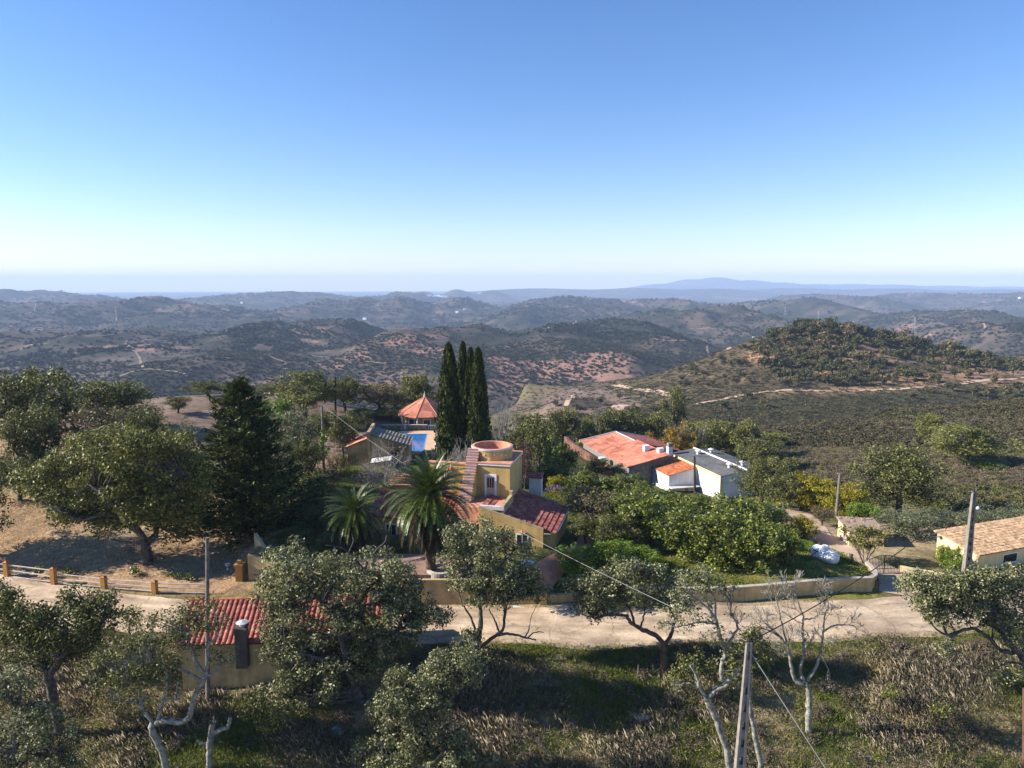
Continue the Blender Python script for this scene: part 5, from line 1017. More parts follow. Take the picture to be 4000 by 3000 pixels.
# cypresses
def cypress(u, vtop, w_px, Y, seed, label):
    rs = np.random.RandomState(seed); c = at_y(u, vtop, Y); g = gz(c[0], Y); H = c[2] - g; Rr = w_px / F * Y / 2; n = int(900 * H)
    t = rs.rand(n) ** .85; a = rs.rand(n) * 6.283; prof = np.minimum(1, (t / .12 + .25)) * np.clip(1 - t, 0, 1) ** .52
    rad = Rr * prof * (rs.rand(n) ** .35) * (1 + .16 * np.sin(a * 5 + t * 23 + seed) + .1 * np.sin(a * 9 - t * 60))
    p = np.c_[np.cos(a) * rad, np.sin(a) * rad, t * H * .97 + .2]; d = np.c_[np.cos(a) * .35, np.sin(a) * .35, np.ones(n)] + rs.normal(size=(n, 3)) * .3; d /= np.linalg.norm(d, axis=1, keepdims=True)
    s_ = np.cross(d, np.c_[np.cos(a), np.sin(a), 0 * a] + rs.normal(size=(n, 3)) * .5); s_ /= np.linalg.norm(s_, axis=1, keepdims=True); l = rs.uniform(.18, .42, n)[:, None]; w_ = l * .28
    V = np.stack([p - d * l * .5, p + s_ * w_, p + d * l, p - s_ * w_], 1).reshape(-1, 3)
    root = empty('cypress', (c[0], Y, g)); tag(root, label, 'tree', 'tall dark cypresses beside the pool'); link('crown', mesh_np('crown', V, [quads_of(V)], M['cypress_leaf']), root)
    mb = MB(); mb.tube([(0, 0, -.5), (0, 0, H * .9)], [.28, .05], 8); mb.build('trunk', M['bark'], root)
cypress(1752, 1332, 135, 95, 1, 'widest dark cypress, leftmost of the group beside the pool'); cypress(1808, 1328, 86, 100, 2, 'slim cypress with the pointed top behind the gap of the group')
cypress(1838, 1352, 86, 97, 3, 'slim cypress in the middle of the group, slightly shorter'); cypress(1868, 1352, 112, 93, 4, 'full cypress at the right end of the group')
# big conifer
def conifer():
    rs = np.random.RandomState(3); Y = 71; c = at_y(935, 1478, Y); g = gz(c[0], Y); H = c[2] - g; tubes = [(np.array([[0, 0, -.5], [0, 0, H * .5], [0, 0, H]]), np.array([.38, .2, .03]))]; P_, D_ = [], []
    for i in range(240):
        t = .02 + .97 * (i / 240) ** 1.05 + rs.normal() * .012; a = i * 2.39996 + rs.normal() * .2; Lb = (8.0 * (1 - t) ** .8 * (1 + .22 * math.sin(a * 2 + t * 7)) + .3) * rs.uniform(.5, 1.15); rise = rs.uniform(.05, .55)
        p0 = np.array([0, 0, t * H]); d = np.array([math.cos(a), math.sin(a), 0]); p1 = p0 + d * Lb * .55 + [0, 0, -.03 * Lb]; p2 = p0 + d * Lb + [0, 0, rise * Lb * .7]; B = bez(p0, p1, p2, 8); tubes.append((B, np.linspace(.06, .012, 8)))
        k = int(26 + 30 * Lb); f = rs.rand(k) ** .65; j = np.minimum((f * 7).astype(int), 6); q = B[j] + (B[j+1] - B[j]) * (f * 7 - j)[:, None]; bd = B[7] - B[4]; bd /= np.linalg.norm(bd)
        q = q + rs.normal(size=(k, 3)) * [.36, .36, .24] * (.3 + .24 * Lb * (1 - f * .7))[:, None]; P_.append(q); D_.append(np.broadcast_to(bd, (k, 3)) + rs.normal(size=(k, 3)) * [.5, .5, .28] + [0, 0, .1])
    p, d = np.concatenate(P_), np.concatenate(D_); d /= np.linalg.norm(d, axis=1, keepdims=True); n = len(p); s_ = np.cross(d, rs.normal(size=(n, 3)) * .5 + [0, 0, 1]); s_ /= np.linalg.norm(s_, axis=1, keepdims=True); l = rs.uniform(.2, .48, n)[:, None]; w_ = l * .26
    V = np.stack([p - d * l * .5, p + s_ * w_, p + d * l, p - s_ * w_], 1).reshape(-1, 3)
    root = empty('conifer', (c[0], Y, g)); tag(root, 'big dark feathery conifer between the field oak and the palms', 'tree'); link('crown', mesh_np('crown', V, [quads_of(V)], M['conifer_leaf']), root); link('trunk', tubes_mesh('trunk', tubes, M['bark'], 7), root)
conifer()
# palms
def palm(u, vc, Y, Lf, seed, label, nf=130, dead=110, ground=None):
    rs = np.random.RandomState(seed); c = at_y(u, vc, Y); g = gz(c[0], Y) if ground is None else ground; H = c[2] - g
    def fronds(n, el0, el1, L0, droop, lw=.42, pairs=46):
        Vs = []
        for i in range(n):
            f = i / max(1, n - 1); a = i * 2.39996 + rs.normal() * .12; el = el0 + (el1 - el0) * f + rs.normal() * .07; L_ = L0 * rs.uniform(.85, 1.08); P = [np.array([0, 0, 0.])]; e = el; st_ = L_ / 14
            for _ in range(14): P.append(P[-1] + st_ * np.array([math.cos(a) * math.cos(e), math.sin(a) * math.cos(e), math.sin(e)])); e -= droop * rs.uniform(.8, 1.2) / 14 * (1 + .5 * math.cos(el))
            P = np.array(P); T = np.gradient(P, axis=0); T /= np.linalg.norm(T, axis=1, keepdims=True); S = np.array([-math.sin(a), math.cos(a), 0.]); 
            tt = np.linspace(.12, .99, pairs); j = np.minimum((tt * 14).astype(int), 13); q = P[j] + (P[j+1] - P[j]) * (tt * 14 - j)[:, None]; t_ = T[j]; n_ = np.cross(t_, S); ll = lw * np.sin(np.pi * np.clip(tt * .92 + .08, 0, 1)) ** .55 * L0 / 3.6
            for s in (-1, 1):
                d = S * s * .75 + t_ * .75 + n_ * (.32 if n_[0, 2] > 0 else -.32) + rs.normal(size=(pairs, 3)) * .09; d /= np.linalg.norm(d, axis=1, keepdims=True); wv = np.cross(d, n_) ; wv /= np.linalg.norm(wv, axis=1, keepdims=True) + 1e-9; wv = wv * .028 * L0 / 3.6
                Vs.append(np.stack([q - wv, q + d * ll[:, None] * .5 - wv * .8 - n_ * 0, q + d * ll[:, None], q + wv], 1).reshape(-1, 3))
            V0 = np.stack([P[:-1] - S * .03, P[1:] - S * .022, P[1:] + S * .022, P[:-1] + S * .03], 1).reshape(-1, 3); Vs.append(V0)
        V = np.concatenate(Vs); V[:, 2] += H; return V
    root = empty('palm_tree', (c[0], Y, g)); tag(root, label, 'palm')
    V = fronds(nf, 1.5, -.05, Lf, 1.1); link('crown', mesh_np('crown', V, [quads_of(V)], M['palm_leaf']), root)
    V = fronds(dead, -.25, -1.45, Lf * 1.0, .75, pairs=40); V[:, 2] -= .3; link('dead_fronds', mesh_np('dead_fronds', V, [quads_of(V)], M['palm_dead']), root)
    mb = MB(); zz = np.linspace(-.4, H, 26); mb.tube([(0, 0, z) for z in zz], [.42 + .05 * (i % 2) + .12 * (i > 20) for i in range(26)], 14); mb.build('trunk', M['bark_brown'], root)
palm(1678, 1945, 58.75, 4.6, 1, 'tall spreading palm standing in the stone ring planter in front of the villa', ground=2.3)
palm(1382, 2010, 63.5, 3.4, 2, 'shorter palm in the shade left of the tall one', nf=100, dead=80)
# ------------------------------------------------------------------ foreground trees that follow the photo limb by limb
px_tree('cork_oak', 'large spreading field oak with forked trunk behind the roadside fence', (578, 2205), 64.5,
    [((.48, .40), (578, 2205), (572, 2150), (566, 2110)), ((.33, .14), (566, 2110), (530, 2060, -.5), (480, 2020, -1), (430, 1960, -1.5), (340, 1880, -1), (260, 1840, 0)),
     ((.30, .12), (570, 2120), (605, 2090, .4), (612, 2030, 1), (600, 1950, 1.5), (560, 1850, 2), (540, 1750, 2)), ((.2, .1), (612, 2040, 1), (650, 1980, 0), (690, 1920, -.6), (720, 1860, -1)), ((.2, .08), (500, 2035, -1), (505, 1960, .5), (470, 1850, 1), (430, 1760, 1)), ((.15, .06), (480, 2020, -1), (400, 2010, -2), (320, 2030, -2.5), (240, 2000, -2.5))],
    [(450, 1780, 250, 100, 60), (250, 1900, 170, 100, 34), (640, 1870, 140, 150, 40), (440, 1930, 230, 110, 46), (340, 2030, 130, 70, 14), (700, 2010, 80, 90, 14), (160, 1850, 90, 70, 10), (560, 1720, 170, 60, 34), (470, 1990, 160, 60, 22), (620, 1990, 130, 60, 18), (760, 1900, 60, 110, 16)], 'oak_olive', ls=.24, nl=170, rcl=1.05, seed=21)
px_tree('cork_oak', 'small thin oak with ivy on its trunk behind the large field oak', (415, 2105), 74, [((.26, .18), (415, 2105), (405, 2050), (395, 1990)), ((.16, .06), (395, 1990), (370, 1930), (330, 1860)), ((.16, .06), (395, 1990), (420, 1930), (440, 1860))], [(390, 1870, 110, 80, 22), (400, 2070, 18, 40, 5)], 'oak', ls=.25, nl=80, rcl=.9, seed=22)
# lower edge, left to right
px_tree('cork_oak', 'dark oak with a thick black trunk at the left edge below the road', (238, 2900), 44,
    [((.33, .28), (240, 2900), (222, 2800), (200, 2690), (188, 2620)), ((.22, .08), (190, 2630), (150, 2560, .5), (110, 2500, 1), (60, 2430, 1)), ((.26, .10), (195, 2640), (235, 2580, -.3), (290, 2500, -.6), (330, 2430, -.6), (360, 2370, 0)), ((.15, .06), (190, 2620), (185, 2540, 1), (200, 2460, 1.5), (210, 2400, 1.5)), ((.10, .04), (290, 2500, -.6), (350, 2470, -.8), (410, 2420, -.8)), ((.09, .04), (180, 2605), (140, 2600), (118, 2592))],
    [(330, 2350, 115, 70, 36), (230, 2440, 170, 100, 50), (60, 2440, 130, 110, 44), (390, 2420, 80, 50, 16), (130, 2540, 170, 70, 34), (300, 2520, 90, 50, 12), (10, 2340, 50, 60, 10)], 'oak', ls=.165, nl=100, rcl=.66, seed=23)
px_tree('cork_oak', 'grey green oak crown filling the bottom left corner', (60, 3050), 38.5,
    [((.2, .14), (70, 3040), (60, 2900), (65, 2800), (60, 2740)), ((.1, .04), (62, 2790), (100, 2760), (150, 2740), (190, 2745)), ((.1, .04), (62, 2770), (30, 2700), (10, 2640)), ((.1, .04), (65, 2800), (80, 2700), (75, 2640)), ((.08, .04), (62, 2950), (140, 2930), (230, 2930))],
    [(40, 2660, 110, 90, 28), (60, 2880, 150, 120, 50), (190, 2890, 140, 90, 40), (120, 2780, 70, 40, 8), (60, 2990, 170, 50, 34), (250, 2960, 60, 40, 10)], 'oak_grey', ls=.15, nl=75, rcl=.5, seed=24)
px_tree('cork_oak', 'sparse lichen covered oak with twisted pale limbs in front of the tiled shed', (655, 3020), 41,
    [((.22, .19), (655, 3020), (630, 2930), (595, 2850), (600, 2820)), ((.20, .15), (600, 2830), (640, 2815), (700, 2820), (740, 2800), (752, 2750), (770, 2700), (795, 2665)), ((.13, .06), (795, 2665), (800, 2640), (770, 2590), (750, 2540), (735, 2500), (745, 2460), (790, 2430)), ((.12, .05), (795, 2665), (812, 2600), (812, 2520), (845, 2490), (855, 2440), (845, 2420)), ((.11, .045), (795, 2660), (850, 2610), (890, 2580), (915, 2570)), ((.10, .05), (790, 2660), (740, 2630), (690, 2612), (620, 2590)), ((.12, .05), (600, 2825), (560, 2770), (545, 2710), (540, 2650)), ((.11, .05), (615, 2815), (640, 2720), (655, 2640), (640, 2600), (600, 2580), (560, 2600)), ((.09, .04), (560, 2770), (520, 2740), (470, 2740)), ((.07, .04), (640, 2730), (700, 2730), (690, 2690), (700, 2650))],
    [(790, 2400, 100, 70, 26), (680, 2420, 95, 70, 28), (540, 2560, 170, 90, 58), (440, 2620, 120, 80, 34), (600, 2480, 120, 70, 34), (880, 2550, 55, 45, 11), (500, 2700, 110, 70, 26), (720, 2500, 70, 60, 14), (660, 2640, 90, 40, 12)], 'oak', 'bark_pale', ls=.14, nl=40, rcl=.52, seed=25, r_tw=.022)
px_tree('cork_oak', 'thin dark oak between the left oak and the lichen covered oak', (520, 2720), 49, [((.14, .1), (540, 2720), (535, 2640), (515, 2560), (512, 2500)), ((.08, .03), (512, 2500), (505, 2440), (520, 2400)), ((.07, .03), (515, 2560), (460, 2560), (420, 2540))], [(500, 2410, 60, 40, 14), (450, 2530, 100, 60, 26), (530, 2580, 100, 60, 20), (390, 2600, 80, 60, 16)], 'oak', ls=.16, nl=50, rcl=.5, seed=26)
px_tree('dead_stump', 'dead grey oak stump with two broken arms in the grass at lower left', (815, 2980), 41.5, [((.2, .17), (818, 2990), (818, 2920), (825, 2870), (830, 2820)), ((.14, .12), (828, 2870), (860, 2850), (890, 2840), (900, 2800)), ((.1, .08), (815, 2910), (790, 2905), (772, 2895)), ((.05, .02), (832, 2830), (836, 2805), (834, 2795))], [], None, 'bark_pale', seed=27, cat='stump')
# the big centre oak
px_tree('cork_oak', 'biggest oak in front of the shed with dense pale foliage and a leaning trunk', (1490, 2870), 46.5,
    [((.40, .34), (1490, 2870), (1450, 2800), (1410, 2740), (1390, 2700)), ((.28, .1), (1395, 2705), (1360, 2620, -.5), (1340, 2520, -1), (1300, 2420, -1), (1260, 2350, -1)), ((.22, .08), (1390, 2700), (1420, 2620, .5), (1410, 2540, .8), (1360, 2470, 1), (1390, 2330, 1.2)), ((.2, .07), (1360, 2620), (1280, 2580, -1), (1200, 2560, -1.3), (1120, 2520, -1)), ((.16, .06), (1410, 2560), (1480, 2500, 0), (1560, 2460, -.4), (1620, 2430, -.5)), ((.15, .06), (1300, 2420), (1240, 2330), (1170, 2260), (1120, 2190)), ((.13, .05), (1390, 2380), (1440, 2300, .5), (1500, 2250, .5), (1560, 2200, 0)),
     ((.09, .03), (1400, 2320, .6), (1420, 2240, .4), (1385, 2180, .2), (1330, 2140, 0), (1270, 2130, -.4)), ((.08, .03), (1420, 2240, .4), (1450, 2170), (1500, 2120), (1510, 2090)), ((.07, .025), (1400, 2280), (1360, 2180), (1380, 2120), (1375, 2085))],
    [(1180, 2240, 165, 125, 64), (1100, 2300, 100, 90, 22), (1430, 2270, 210, 125, 92), (1250, 2450, 200, 110, 84), (1480, 2420, 200, 110, 80), (1160, 2560, 140, 110, 50), (1330, 2600, 150, 90, 34), (1200, 2690, 140, 90, 42), (1630, 2390, 120, 60, 22), (1560, 2330, 120, 60, 18), (1480, 2550, 100, 50, 14), (1080, 2470, 60, 90, 14), (1100, 2780, 90, 60, 14)], 'oak_grey', ls=.165, nl=135, rcl=.66, seed=28)
px_tree('cork_oak', 'dense low oak at the bottom centre whose crown hides its trunk', (1640, 2960), 40.5,
    [((.2, .16), (1660, 3040), (1650, 2950), (1640, 2850)), ((.12, .05), (1640, 2870), (1600, 2760), (1560, 2680)), ((.12, .05), (1645, 2850), (1700, 2740), (1760, 2640)), ((.1, .04), (1640, 2900), (1720, 2850), (1800, 2800)), ((.1, .04), (1640, 2900), (1560, 2860), (1500, 2900)), ((.08, .03), (1730, 2960), (1740, 2890), (1725, 2860), (1735, 2840)), ((.06, .03), (1800, 2960), (1800, 2920), (1850, 2910))],
    [(1640, 2690, 150, 95, 54), (1770, 2610, 105, 75, 36), (1560, 2780, 110, 90, 40), (1540, 2940, 150, 80, 60), (1700, 2900, 130, 90, 40), (1830, 2960, 90, 60, 26), (1820, 2560, 50, 50, 8), (1640, 2990, 240, 40, 60)], 'oak_grey', ls=.15, nl=110, rcl=.56, seed=29)
px_tree('cork_oak', 'upright oak in front of the villa with broken dead limbs over the road', (1860, 2775), 49.5,
    [((.26, .22), (1860, 2775), (1852, 2680), (1845, 2600), (1855, 2540), (1870, 2490)), ((.19, .08), (1870, 2490), (1880, 2420), (1872, 2340), (1880, 2250), (1890, 2160)), ((.14, .10), (1868, 2500), (1845, 2480), (1825, 2460)), ((.15, .09), (1850, 2570), (1890, 2520), (1940, 2480), (1965, 2460), (1972, 2400), (1985, 2320)), ((.12, .05), (1945, 2480), (1990, 2475), (2050, 2490), (2095, 2500)), ((.06, .03), (2050, 2490), (2065, 2460), (2070, 2440)), ((.06, .03), (2060, 2492), (2090, 2470), (2125, 2470)), ((.08, .04), (1955, 2480), (1935, 2430), (1910, 2380)), ((.1, .05), (1860, 2530), (1850, 2440), (1820, 2380), (1805, 2365)), ((.1, .04), (1880, 2330), (1930, 2240, .4), (1990, 2170, .6), (2030, 2130, .6)), ((.09, .04), (1880, 2300), (1830, 2220), (1790, 2140)), ((.05, .02), (1970, 2400), (1968, 2330), (1967, 2265))],
    [(1880, 2110, 120, 80, 50), (1960, 2190, 130, 90, 54), (1850, 2240, 100, 70, 34), (1960, 2290, 120, 70, 34), (1900, 2330, 80, 50, 14), (1800, 2100, 60, 60, 12), (2050, 2270, 80, 60, 20), (1760, 2190, 40, 40, 5), (1820, 2500, 60, 40, 8), (1880, 2620, 60, 70, 16), (1780, 2600, 70, 70, 18), (2080, 2310, 60, 40, 10)], 'oak_grey', ls=.155, nl=100, rcl=.62, seed=30)
px_tree('cork_oak', 'oak with a forked reddish trunk leaning over the road right of the garden path', (2588, 2695), 48.5,
    [((.25, .20), (2588, 2695), (2592, 2620), (2590, 2560), (2596, 2520)), ((.19, .08), (2596, 2520), (2560, 2480), (2500, 2455), (2465, 2430), (2440, 2405), (2380, 2400), (2330, 2415)), ((.15, .06), (2600, 2515), (2625, 2470), (2632, 2420), (2625, 2380), (2660, 2340)), ((.1, .05), (2480, 2440), (2460, 2380), (2420, 2320)), ((.1, .04), (2630, 2400), (2580, 2330), (2560, 2250)), ((.08, .03), (2500, 2455), (2520, 2380), (2500, 2300))],
    [(2350, 2330, 125, 80, 50), (2480, 2280, 135, 85, 52), (2600, 2270, 90, 60, 24), (2300, 2380, 70, 40, 14), (2420, 2230, 110, 50, 20), (2540, 2350, 60, 40, 8), (2260, 2270, 50, 40, 7), (2640, 2350, 50, 50, 8)], 'oak_grey', 'bark_brown', ls=.155, nl=78, rcl=.58, seed=31)
px_tree('cork_oak', 'lichen spotted oak with a bent pale trunk and dead twigs left of the concrete pole', (2842, 3010), 38.5,
    [((.20, .17), (2850, 3010), (2838, 2930), (2815, 2860), (2800, 2810), (2770, 2750), (2760, 2725)), ((.15, .10), (2765, 2730), (2790, 2700), (2830, 2680), (2850, 2660), (2820, 2650), (2818, 2600), (2832, 2550), (2828, 2520)), ((.12, .04), (2828, 2530), (2810, 2480), (2795, 2420), (2760, 2370), (2710, 2330)), ((.09, .04), (2830, 2530), (2860, 2490), (2880, 2450), (2860, 2400), (2850, 2340)), ((.12, .04), (2760, 2725), (2735, 2690), (2725, 2650), (2705, 2610), (2690, 2592)), ((.06, .03), (2728, 2665), (2712, 2620), (2708, 2590)), ((.06, .025), (2845, 2670), (2880, 2620), (2900, 2570), (2905, 2555)), ((.07, .03), (2800, 2440), (2740, 2430), (2690, 2440), (2640, 2450)), ((.07, .03), (2795, 2430), (2790, 2340), (2760, 2280)), ((.05, .02), (2730, 2690), (2690, 2670), (2655, 2672))],
    [(2700, 2300, 80, 60, 14), (2680, 2400, 80, 50, 14), (2780, 2470, 50, 60, 9), (2760, 2260, 60, 50, 6), (2900, 2510, 50, 60, 10)], 'oak_grey', 'bark_pale', ls=.14, nl=40, rcl=.42, seed=32, bare=[(2, 5, .55, 3), (3, 4, .5, 3), (7, 4, .45, 3), (8, 4, .5, 3), (9, 3, .3, 2)], r_tw=.02)
px_tree('cork_oak', 'oak with a pale lower trunk and dark foliage right behind the concrete pole', (2962, 2960), 40.5,
    [((.17, .13), (2972, 2980), (2955, 2900), (2940, 2820), (2928, 2750), (2930, 2690)), ((.10, .04), (2930, 2700), (2935, 2600), (2920, 2520), (2940, 2440)), ((.08, .03), (2930, 2640), (2890, 2600), (2860, 2580)), ((.08, .03), (2932, 2620), (2970, 2560), (2985, 2500))], [(2940, 2500, 50, 50, 14), (2860, 2640, 50, 60, 14), (2960, 2570, 40, 50, 10), (2880, 2560, 50, 50, 9)], 'oak', 'bark_pale', ls=.15, nl=60, rcl=.48, seed=33)
px_tree('bare_oak', 'leafless grey oak with three upright limbs standing in the dry grass', (3158, 2870), 43.5,
    [((.22, .18), (3158, 2880), (3158, 2790), (3162, 2720), (3150, 2670)), ((.14, .06), (3150, 2680), (3105, 2655), (3090, 2600), (3080, 2540), (3050, 2490), (2995, 2440)), ((.13, .05), (3150, 2670), (3128, 2640), (3130, 2590), (3140, 2560), (3135, 2470), (3140, 2410)), ((.11, .04), (3152, 2660), (3185, 2610), (3205, 2540), (3215, 2470), (3220, 2410)), ((.08, .03), (3080, 2540), (3060, 2460), (3045, 2390), (3030, 2330)), ((.06, .03), (3215, 2470), (3250, 2445), (3300, 2440), (3335, 2445)), ((.06, .03), (3140, 2420), (3175, 2415), (3200, 2400)), ((.06, .03), (3050, 2490), (3000, 2460), (2960, 2450)), ((.06, .02), (3140, 2410), (3120, 2360), (3100, 2300)), ((.05, .02), (3220, 2410), (3235, 2370), (3225, 2320)), ((.05, .02), (3200, 2560), (3230, 2600), (3245, 2660))],
    [], None, 'bark_pale', seed=34, bare=[(1, 6, .8, 3), (2, 6, .75, 3), (3, 5, .65, 3), (4, 7, .75, 3), (5, 5, .5, 3), (6, 4, .5, 3), (7, 5, .6, 3), (8, 5, .6, 3), (9, 5, .55, 3), (10, 3, .4, 2)])
px_tree('cork_oak', 'wide oak overhanging the right edge of the road with bleached dead branches', (4080, 2790), 46.5,
    [((.32, .26), (4090, 2790), (4060, 2680), (4030, 2610), (3990, 2560)), ((.22, .10), (3995, 2565), (3950, 2520, -.4), (3920, 2460, -.6), (3890, 2400, -.6), (3860, 2340)), ((.16, .08), (3960, 2550), (3910, 2540), (3860, 2490), (3800, 2455), (3740, 2470), (3700, 2480)), ((.12, .05), (3740, 2470), (3700, 2500), (3680, 2530)), ((.15, .06), (3930, 2480), (3830, 2420, .6), (3730, 2390, .8), (3680, 2340, .8)), ((.12, .05), (3890, 2400), (3900, 2330), (3870, 2290)), ((.1, .04), (4030, 2620), (3980, 2590), (3930, 2590), (3890, 2610)), ((.1, .05), (3990, 2560), (4020, 2480), (4010, 2380))],
    [(3690, 2310, 125, 85, 48), (3590, 2310, 70, 60, 16), (3820, 2290, 120, 60, 44), (3940, 2350, 90, 90, 40), (3830, 2400, 110, 50, 26), (3680, 2400, 70, 40, 14), (3980, 2460, 70, 60, 20), (3900, 2240, 100, 40, 16), (3970, 2640, 50, 40, 8), (3690, 2530, 30, 40, 5), (3560, 2260, 40, 30, 5)], 'oak_grey', 'bark', ls=.155, nl=110, rcl=.62, seed=35, bare=[(3, 4, .4, 2), (6, 4, .5, 2)])
px_tree('cork_oak', 'low grey oak branches entering the frame at the upper left of the road verge', (-60, 2560), 48, [((.12, .06), (-60, 2560), (-30, 2450), (-10, 2380)), ((.08, .03), (-20, 2400), (20, 2320), (20, 2290))], [(0, 2300, 40, 40, 8), (-40, 2380, 60, 60, 14)], 'oak', ls=.16, nl=60, rcl=.5, seed=36)

# shrubs and plants near the road
px_tree('ivy', 'green ivy climbing the foot of the utility pole left of the outbuilding', (1262, 1790), 91.6, [], [(1262, 1740, 14, 60, 12), (1262, 1780, 30, 30, 8)], 'bright', ls=.25, nl=40, rcl=.4, seed=40, cat='ivy')
px_tree('bush', 'dark thicket bush at the foot of the biggest oak, left side', (1060, 2850), 42.5, [], [(1060, 2800, 90, 60, 24), (1000, 2760, 60, 50, 10)], 'oak', ls=.16, nl=60, rcl=.5, seed=41, cat='bush')
px_tree('bush', 'dark green bush under the oak with the forked reddish trunk', (2700, 2660), 46, [], [(2720, 2600, 70, 60, 24), (2660, 2650, 50, 40, 10)], 'oak', ls=.16, nl=60, rcl=.5, seed=42, cat='bush')
px_tree('bush', 'dark shady bush at the roadside below the villa wall, right of the upright oak', (2080, 2300), 55.6, [], [(2040, 2250, 70, 50, 16), (2090, 2290, 40, 30, 6)], 'oak', ls=.2, nl=60, rcl=.6, seed=43, cat='bush')
px_tree('bush', 'dark bush overhanging the road edge between the low yellow wall and the boundary wall', (2350, 2390), 56.5, [], [(2330, 2350, 90, 40, 22), (2480, 2370, 90, 30, 20), (2620, 2370, 60, 25, 9)], 'oak', ls=.2, nl=60, rcl=.55, seed=44, cat='bush')
px_tree('flower_bush', 'violet flowering bush in the shade behind the right villa wing', (2130, 1900), 79, [], [(2130, 1900, 80, 18, 9)], 'violet', ls=.2, nl=30, rcl=.5, seed=45, cat='bush')
px_tree('bush', 'round yellowish green broom bush in the dry grass at lower right', (3480, 2740), 45.2, [], [(3480, 2700, 38, 32, 14)], 'oak_olive', ls=.12, nl=60, rcl=.4, seed=46, cat='bush')
px_tree('bush', 'yellow green broom bush at the bottom right edge of the picture', (3850, 2990), 39, [], [(3850, 2975, 45, 25, 14)], 'oak_olive', ls=.12, nl=60, rcl=.4, seed=47, cat='bush')
px_tree('bush', 'brownish olive bush in the tree shadow at lower right', (3690, 2790), 43, [], [(3680, 2765, 50, 24, 12)], 'oak_olive', ls=.13, nl=50, rcl=.4, seed=48, cat='bush')
GF = 'small shrubs growing along the wooden fence'
for i, (u, v, r_, lb) in enumerate([(285, 2250, 28, 'leafy little shrub right of the second fence post'), (530, 2265, 26, 'leafy little shrub between the third and fourth fence posts'), (150, 2225, 18, 'leafy little shrub between the first two fence posts'), (690, 2300, 30, 'leafy little shrub just right of the fourth fence post'), (740, 2285, 22, 'leafy little shrub beside the wooden pole')]):
    px_tree('fence_shrub', lb, (u, v + r_), 62.5 - i * .25, [], [(u, v, r_, r_ * .9, 8)], 'hedge', ls=.18, nl=24, rcl=.3, seed=50 + i, cat='shrub', group=GF)
def agave(u, v, Y, s, seed, label):
    rs = np.random.RandomState(seed); c = at_y(u, v, Y); root = MB()
    for i in range(26):
        a = i * 2.4; e = R(rs.uniform(20, 80)); d = np.array([math.cos(a) * math.cos(e), math.sin(a) * math.cos(e), math.sin(e)]); q = np.array([-math.sin(a), math.cos(a), 0]) * .06 * s; n = np.cross(d, q); p = d * s
        root.add([-q, q, d * s * .5 + q * 1.1, p + [0, 0, -.05 * s], d * s * .5 - q * 1.1], [(0, 1, 2, 3, 4)])
    o = root.build('agave', M['olive_leaf']); o.location = (c[0], Y, gz(c[0], Y)); tag(o, label, 'plant')
agave(2585, 2360, 56.2, 1.2, 1, 'spiky dark agave beside the road under the boundary wall'); agave(2545, 2660, 48.3, .9, 2, 'small spiky agave at the foot of the reddish oak trunk')
def rock(u, v, Y, s, seed, label, m='stone_pale'):
    import bmesh
    bm = bmesh.new(); bmesh.ops.create_icosphere(bm, subdivisions=3, radius=1); rs = np.random.RandomState(seed)
    V = np.array([q.co for q in bm.verts]); r_ = 1 + .35 * vnoise(V[:, 0] * 1.3 + seed, V[:, 1] * 1.3 + V[:, 2], seed) + .15 * vnoise(V[:, 0] * 3, V[:, 2] * 3 + V[:, 1], seed)
    for q, f in zip(bm.verts, r_): q.co = q.co * f
    me = bpy.data.meshes.new('rock'); bm.to_mesh(me); bm.free(); me.materials.append(M[m]); c = at_y(u, v, Y); o = link('rock', me); o.location = (c[0], Y, gz(c[0], Y) + s * .15); o.scale = (s * 1.3, s, s * .6); tag(o, label, 'rock')
rock(2495, 2765, 45, .5, 1, 'flat pale rock lying in the grass below the reddish oak'); rock(1318, 2790, 44, .3, 2, 'pale rock beside the biggest oak trunk, lower of two'); rock(1312, 2770, 44.4, .28, 3, 'pale rock beside the biggest oak trunk, upper of two')
bpost = MB(); bpost.tube([(0, 0, -.3), (0, 0, 1.0)], .035, 8); bpost.box(-.05, .05, -.05, .05, 1.0, 1.08); o = bpost.build('marker_post', M['concrete']); c = at_y(2492, 2650, 48); o.location = (c[0], 48, gz(c[0], 48)); tag(o, 'thin white marker post in the grass left of the reddish trunk', 'post')

# ------------------------------------------------------------------ tracks on the hills
def track(name, pix, wd, off=.25, t0=200, step=3):
    P = [hit(u, v, t0) for u, v in pix]; P = [p for p in P if p is not None]
    if len(P) > 1: strip(name, P, wd, M['far_track' if name == 'far_track' else 'track'], off, .2, step)
track('hill_track', [(2050, 1640), (2250, 1650), (2420, 1640), (2560, 1608), (2720, 1578), (2900, 1545), (3000, 1530), (3200, 1528), (3450, 1522), (3590, 1515), (3750, 1500), (3900, 1484), (4000, 1476), (4080, 1470)], 4.0)
track('hill_track', [(2385, 1506), (2440, 1510), (2520, 1527), (2610, 1543), (2640, 1547)], 6)
track('hill_track', [(2400, 1615), (2410, 1590), (2430, 1580), (2445, 1578)], 9)
strip('garden_track', [at_z(3080, 1955, -4.3)[:2], at_z(3120, 2000, -3.6)[:2], at_z(3160, 2055, -2.4)[:2], at_z(3200, 2110, -1.2)[:2], at_z(3380, 2200, -.4)[:2], at_z(3500, 2260, -.1)[:2], at_z(3540, 2340, 0)[:2]], [3, 3, 3, 3, 3.2, 3.2, 4], M['track'], .05, .1, .5)
track('hill_track', [(2205, 1595), (2225, 1560), (2240, 1540)], 3)
